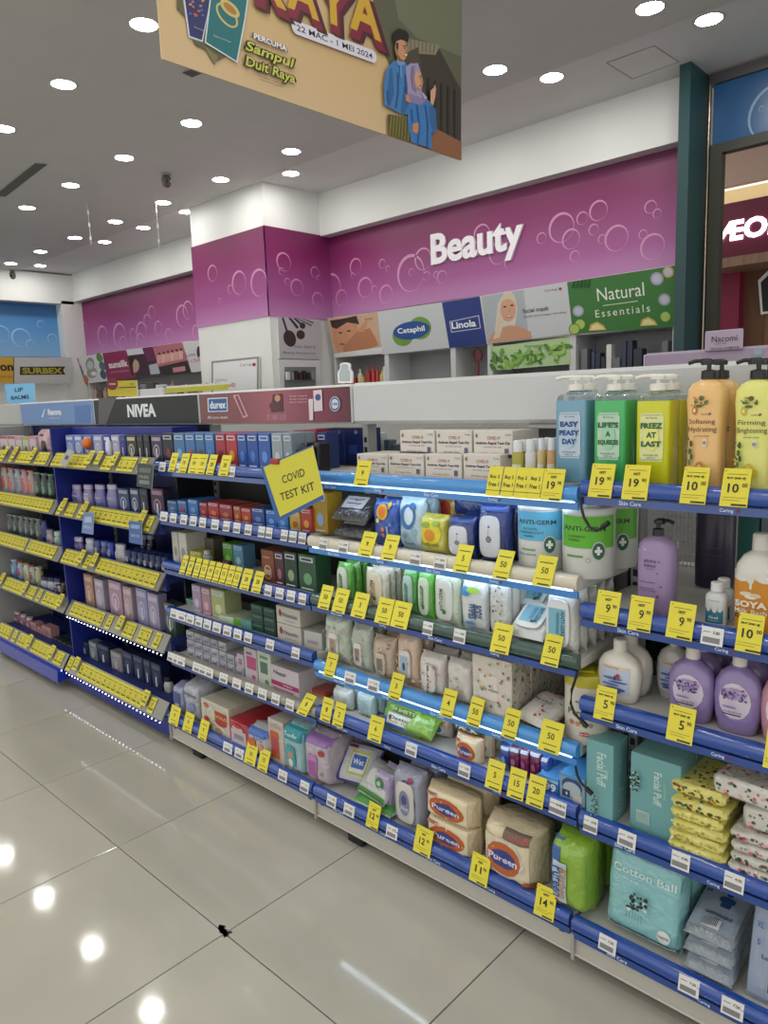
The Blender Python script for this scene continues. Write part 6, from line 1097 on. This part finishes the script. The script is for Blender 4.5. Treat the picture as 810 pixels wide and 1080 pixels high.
# ============================================================ NEAR BLUE BAY (1)
ROL = [(0, .85, .85, 2.5), (.05, .95, .95, 3), (.6, 1, 1, 3), (.72, .92, .92, 3), (1, .8, .8, 2)]
def deo(b, l, xl, xr, yt, c, cc, lab, rows=1, Y=1.56):
    random.seed(int(xl*3+l)); a = random.choice(['#a9aebf', '#7c84a8', '#b9bcc6', '#55608c'])
    BOTTLE('deodorant', lab, b, l, xl, xr, yt+3, .036, c, ROL, [('e', 0, .40, .55, .16, a), ('r', -.5, .66, .5, .74, a), ('t', 0, .55, .08, 'MEN' if 'navy' in lab or 'black' in lab else 'DEO', '#d4d6dc', .9)], ('cap', cc, .85, .022), Y=Y, rows=rows)
def card(b, l, xl, xr, yt, c, a, lab, rows=1, Y=1.555):
    BOX('boxed_deodorant', lab, b, l, xl, xr, yt, .045, c, [('r', -.8, .78, .8, .92, a), ('e', 0, .40, .62, .26, a), ('e', 0, .40, .42, .19, c), ('r', -.15, .12, .15, .5, '#c0c2cc')], Y=Y, rows=rows, cat='deodorant')
for xl, xr, c, a, n in ((71, 79, '#6c80b8', '#c0c8dc', 'pale blue'), (80, 88, '#7488bc', '#c4cce0', 'pale blue'), (90, 98, '#5c74b0', '#c0c8dc', 'pale blue'), (100, 109, '#8c94b8', '#c4c4dc', 'lavender'), (111, 118, '#2838a0', '#d0d4e4', 'royal blue'), (119, 127, '#9a98b8', '#d0ccd8', 'lilac'), (128, 134, '#1a2470', '#3c4c9c', 'navy'), (135, 145, '#20222c', '#b4b090', 'black'), (146, 152, '#15161c', '#3c3c44', 'black'), (153, 159, '#15161c', '#3c3c44', 'black'), (161, 172, '#2c2c4c', '#a890a0', 'dark violet')):
    card(1, 0, xl, xr, 459, c, a, n+' boxed deodorant')
mb = MB(); X = x_at(95, 1.56, 1.27); mb.loft([(1.235+.028*(1-math.cos(t*math.pi/8))+.0, max(.001, .028*math.sin(t*math.pi/8)), max(.001, .028*math.sin(t*math.pi/8)), 2, X, 1.548) for t in range(9)], mat('#d06a24', .35), 18); tag(wmesh('orange_ball', mb, None, True), 'round orange ball cap on the top shelf of the near blue bay', 'cap')
mb = MB(); X = x_at(116, 1.55, 1.25); mb.loft([(1.20, .012, .012, 2, X, 1.545), (1.27, .014, .014, 2, X, 1.545), (1.285, .006, .006, 2, X, 1.545)], mat('#d0d4e0', .3), 12); tag(wmesh('white_stick', mb, None, True), 'small white stick on top shelf among the boxed deodorants', 'deodorant')
for xl, xr, c, cc, n in ((75, 84, '#8880ac', '#a49cc0', 'lavender'), (87, 96, '#8078a8', '#b0a8c4', 'lavender'), (99, 109, '#6c6ca8', '#a4a4c8', 'periwinkle'), (112, 122, '#8480b4', '#b8b4cc', 'lavender')): deo(1, 1, xl, xr, 513, c, cc, n+' roll-on bottle')
for xl, xr, c, a, n in ((126, 137, '#2c3c68', '#8c98b0', 'navy'), (139, 148, '#2c3a64', '#a4a8a8', 'navy'), (149, 157, '#181a2c', '#3c4058', 'black'), (161, 174, '#2c2840', '#a0748c', 'dark plum')): card(1, 1, xl, xr, 515, c, a, n+' boxed deodorant')
for xl, xr, yt, c, cc, n in ((76, 85, 568, '#6c5c9c', '#c0bcd0', 'purple-white'), (89, 97, 570, '#a4a8c0', '#c8c8d8', 'white'), (99, 104, 572, '#28346c', '#4858a0', 'navy'), (106, 111, 573, '#3c508c', '#7088b8', 'blue'), (112, 118, 574, '#1f34a0', '#3a50b8', 'royal blue'), (120, 130, 576, '#b4b4bc', '#c8c8cc', 'tall white')): deo(1, 2, xl, xr, yt, c, cc, n+' stick')
for k in range(7): deo(1, 2, 131+k*6.4, 136.5+k*6.4, 582+k*1.3, ['#182448', '#1c2a54', '#202c4c'][k % 3], '#2c3a6c', 'navy tube', rows=2)
for k in range(2): deo(1, 2, 148+k*7, 153+k*7, 566, '#1c2440', '#8c94b0', 'pale-capped tube at the rear', Y=1.70)
for xl, xr, yt, c, a, n in ((91, 100, 606, '#a8806c', '#c9a89c', 'peach'), (102, 111, 611, '#a49cb0', '#c4bccc', 'pale lilac'), (117, 130, 613, '#a8889c', '#c8b4c4', 'pink-lilac'), (132, 141, 619, '#a8949c', '#ccb4b4', 'rose'), (146, 157, 621, '#8c8cb0', '#b4b0cc', 'lavender'), (158, 169, 626, '#9890b0', '#c0b4c8', 'lavender'), (175, 186, 636, '#3c4c44', '#8c9c8c', 'dark green')): card(1, 3, xl, xr, yt, c, a, n+' tall boxed lotion')
for xl, xr, yt, c in ((77, 85, 670, '#55606a'), (95, 103, 677, '#6a747c'), (118, 129, 688, '#8c8488')): card(1, 4, xl, xr, yt, c, '#9ca0a4', 'pale grey tall box')
for xl, xr, yt in ((86, 94, 676), (104, 116, 680), (131, 141, 688), (142, 152, 692), (153, 160, 696), (161, 171, 700)): card(1, 4, xl, xr, yt, '#1a2240', '#4a5478', 'navy tall box')
deo(1, 4, 172, 178, 716, '#b4b4b0', '#16161a', 'slim white tube with black cap')
# ============================================================ FAR BLUE BAY (0)
for xl, xr, yt, c, a in ((1, 9, 460, '#c4b8bc', '#a04c64'), (10, 17, 460, '#bfb4b8', '#a04c64'), (18, 24, 461, '#b9b4ac', '#d07c8c'), (25, 31, 461, '#b4b49c', '#8ca82c'), (32, 39, 460, '#c0b0b4', '#c07c90')): BOX('pink_box', 'white and pink pad box', 0, 0, xl, xr, yt, .06, c, [('r', -1, .84, 1, 1, a), ('e', .1, .3, .3, .14, '#6a4a4c'), ('e', -.4, .25, .2, .1, a)], cat='pads', rows=1)
POUCH('pink_bag', 'pink bag with ears and dark side', 0, 0, 41, 52, 453, .06, '#bf9aa4', [('e', -.2, .78, .12, .05, '#2c2024'), ('e', .3, .78, .12, .05, '#2c2024'), ('r', 0, .1, .7, .55, '#26382f')], cat='bag')
def can(l, xl, xr, yt, c, cc, lab, rows=1, Y=1.56): BOTTLE('spray_can', lab, 0, l, xl, xr, yt, .04, c, [(0, .95, .95, 2), (.02, 1, 1, 2), (.80, 1, 1, 2), (.88, .75, .75, 2), (1, .7, .7, 2)], [('e', 0, .40, .6, .2, cc), ('r', -.5, .62, .5, .7, cc)], ('cap', cc, .72, .01), Y=Y, cat='spray can', rows=rows)
for k, (x, c, cc) in enumerate(((1, '#a89c98', '#b84c3c'), (8, '#9c9498', '#c0603c'), (15, '#9aa0a8', '#6c7c94'), (22, '#b09090', '#c05064'), (29, '#a89490', '#c86a50'))): can(1, x, x+6, 494+k, c, cc, 'pale spray can with coral print')
for k in range(3): can(1, 36+k*7, 42+k*7, 500+k, '#26342c', '#5c8c74', 'black-green spray can')
for k in range(6): can(2, 7+k*6, 12+k*6, 544+k, ['#4a5450', '#3c443c', '#565c5c'][k % 3], '#7c8484', 'dark grey spray can')
can(2, 43, 48, 551, '#20286c', '#20286c', 'navy spray can'); deo(0, 2, 48, 54, 560, '#a49498', '#8c8c94', 'grey ball-cap roll-on'); deo(0, 2, 56, 62, 562, '#7ca49c', '#b4c4c0', 'mint roll-on')
for k, (c, cc) in enumerate((('#6c8cb4', '#a8bccc'), ('#8ca0b4', '#b04c44'), ('#b4b8a8', '#a09848'), ('#a0a498', '#8c4848'), ('#9c9c70', '#b4b49c'))): can(3, 11+k*6.4, 16.4+k*6.4, 592+k*2, c, cc, 'pale slim can')
for k in range(3): deo(0, 3, 42+k*7, 48+k*7, 609+k, '#a4a4b4', '#1c2250', 'white roll-on with navy cap')
for k in range(2): can(3, 58+k*5, 62+k*5, 614+k*3, '#2c241c', '#6a5a4c', 'dark brown slim can')
for k in range(4): BOTTLE('pink_bottle', 'dark pink bottle with white cap', 0, 4, 8+k*6.2, 13.4+k*6.2, 645+k*3, .036, '#7c5464', ROU, [('e', 0, .4, .5, .2, '#b4a4ac')], ('cap', '#b8a8b0', .7, .014))
for k, (xl, xr, yt) in enumerate(((33, 38, 657), (39, 44, 662), (45, 54, 661))): BOX('pink_box', 'salmon pink narrow box', 0, 4, xl, xr, yt, .05, '#b08484', [('r', -.5, .2, .5, .7, '#9c6c78')], cat='box')
for k in range(4): BOX('dark_box', 'dark pale-lidded box', 0, 4, 55+k*5.4, 60+k*5.4, 676+k*3, .06, '#232c2c', [('r', -.8, .7, .8, .95, '#6c7c70')], cat='box', rows=2)
for l in range(5): STRIP(0, l); STRIP(1, l)
# lit blue shelf ledge in front of the far blue bay
b = MB(); extr([(1.425, .108), (1.468, .125), (1.468, .055), (1.42, .045)], -4.63, XS[1]-.03, mat('#1a33a8', .15, 'coat'), b); o = wmesh('blue_ledge', b); tag(o, 'glossy blue ledge along foot of the far blue bay', 'ledge')
b = MB(); b.tube([(-4.63, 1.424, .047), (XS[1]-.03, 1.424, .047)], .0025, mat('#c8cce8', .2)); wmesh('clear_edge', b, o)
# ============================================================ SIGNS AND CARDS HANGING ON THE SHELVES
o, s = panel('hanging_sign', 'tilted yellow sign reading COVID TEST KIT on a blue card', (0, 1.42, 0), (1, 0, 0), (0, 0, 1), [(274.7,492.6),(329,469.6),(342,526),(292,551)], mat('#2f5c9c', .5), .003)
s.poly([(278.2,492.8),(330.3,471),(341.6,521.5),(295.7,545)], mat('#cfc83a', .5))
a = s.px(278, 492.5); b_ = s.px(330, 471.5); rr = math.atan2(b_[1]-a[1], b_[0]-a[0])
for t, x, y, hp, wp in (('COVID', 309.5, 502, 8.5, 25), ('TEST KIT', 313.5, 518.5, 8.5, 38)): s.textpx(t, x, y, hp, mat('#1c1c14', .5), wpx=wp, rot=rr, bold=.012)
s.done('lettering', o)
b = MB(); p = on_y(289.5, 487, 1.415); b.box(p.x-.02, p.x+.02, 1.412, 1.425, p.z-.008, p.z+.010, mat('#9c2424', .4), .003); wmesh('red_clip', b, o)
b = MB(); b.tube([(p.x, 1.425, p.z), (p.x, 1.50, p.z-.005)], .002, mat('#b0b0b0', .3, metal=.8)); wmesh('rod', b, o)
def talker(lab, pts, c, deco, Y=1.46):
    o, s = panel('shelf_card', lab, (0, Y, 0), (1, 0, 0), (0, 0, 1), pts, mat(c, .35), .002, 'card')
    for d in deco: (s.poly(d[1], mat(d[2], .4)) if d[0] == 'p' else s.textpx(d[1], d[2], d[3], d[4], mat(d[5], .4), wpx=d[6]))
    s.done('print', o)
talker('black-green promotional card hanging from near blue top shelf', [(145,488),(162,490),(160,516),(144,513)], '#2c3832', [('p', [(147,493),(160,494),(159,499),(147,498)], '#5c6c5c'), ('t', 'FREE', 152, 503, 3, '#a8b0a4', 10), ('p', [(147,506),(158,507),(158,511),(147,510)], '#77808a')])
talker('pale blue arched card hanging from second blue shelf', [(88,540),(99,541),(98,564),(86,562)], '#6c86b4', [('p', [(90,545),(97,545),(97,551),(89,551)], '#a9b8d4'), ('t', 'NEW', 92.5, 556, 3, '#d0d8e8', 8)])
talker('mid blue card hanging from second blue shelf', [(136,549),(149,551),(150,575),(136,572)], '#3f62a0', [('p', [(138,553),(148,554),(147,558),(138,557)], '#8ca4cc'), ('t', 'SAVE', 143, 565, 3, '#b4c4e0', 9)])
talker('white crumpled label hanging at left of near blue top shelf', [(71,474),(78,476),(69,493),(63,489)], '#aaa9a6', [('p', [(70,480),(73,481),(71,485),(68,484)], '#4a4a4a')])
# black cables of the shelf lights
for lab, pts in (('black cable hanging beside the green tub', [(613,524),(613,535),(616,546),(622,556),(629,560),(635,556)]), ('black cable hanging in front of the white tub', [(609,708),(607,716),(603,728),(602,742),(606,753),(613,760)]), ('short black cable beside the tall teal box', [(607,808),(609,818),(613,826),(618,831)])):
    b = MB(); Q = [on_y(x, y, 1.500) for x, y in pts]; b.tube(Q, .0032, mat('#0e0e0e', .4), 6); o = wmesh('cable', b, None, True); tag(o, lab, 'cable')
    b = MB(); b.tube([Q[-1], Q[-1]+(Q[-1]-Q[-2]).normalized()*.02], .006, mat('#0e0e0e', .4), 8); wmesh('plug', b, o, True)
write_labels()
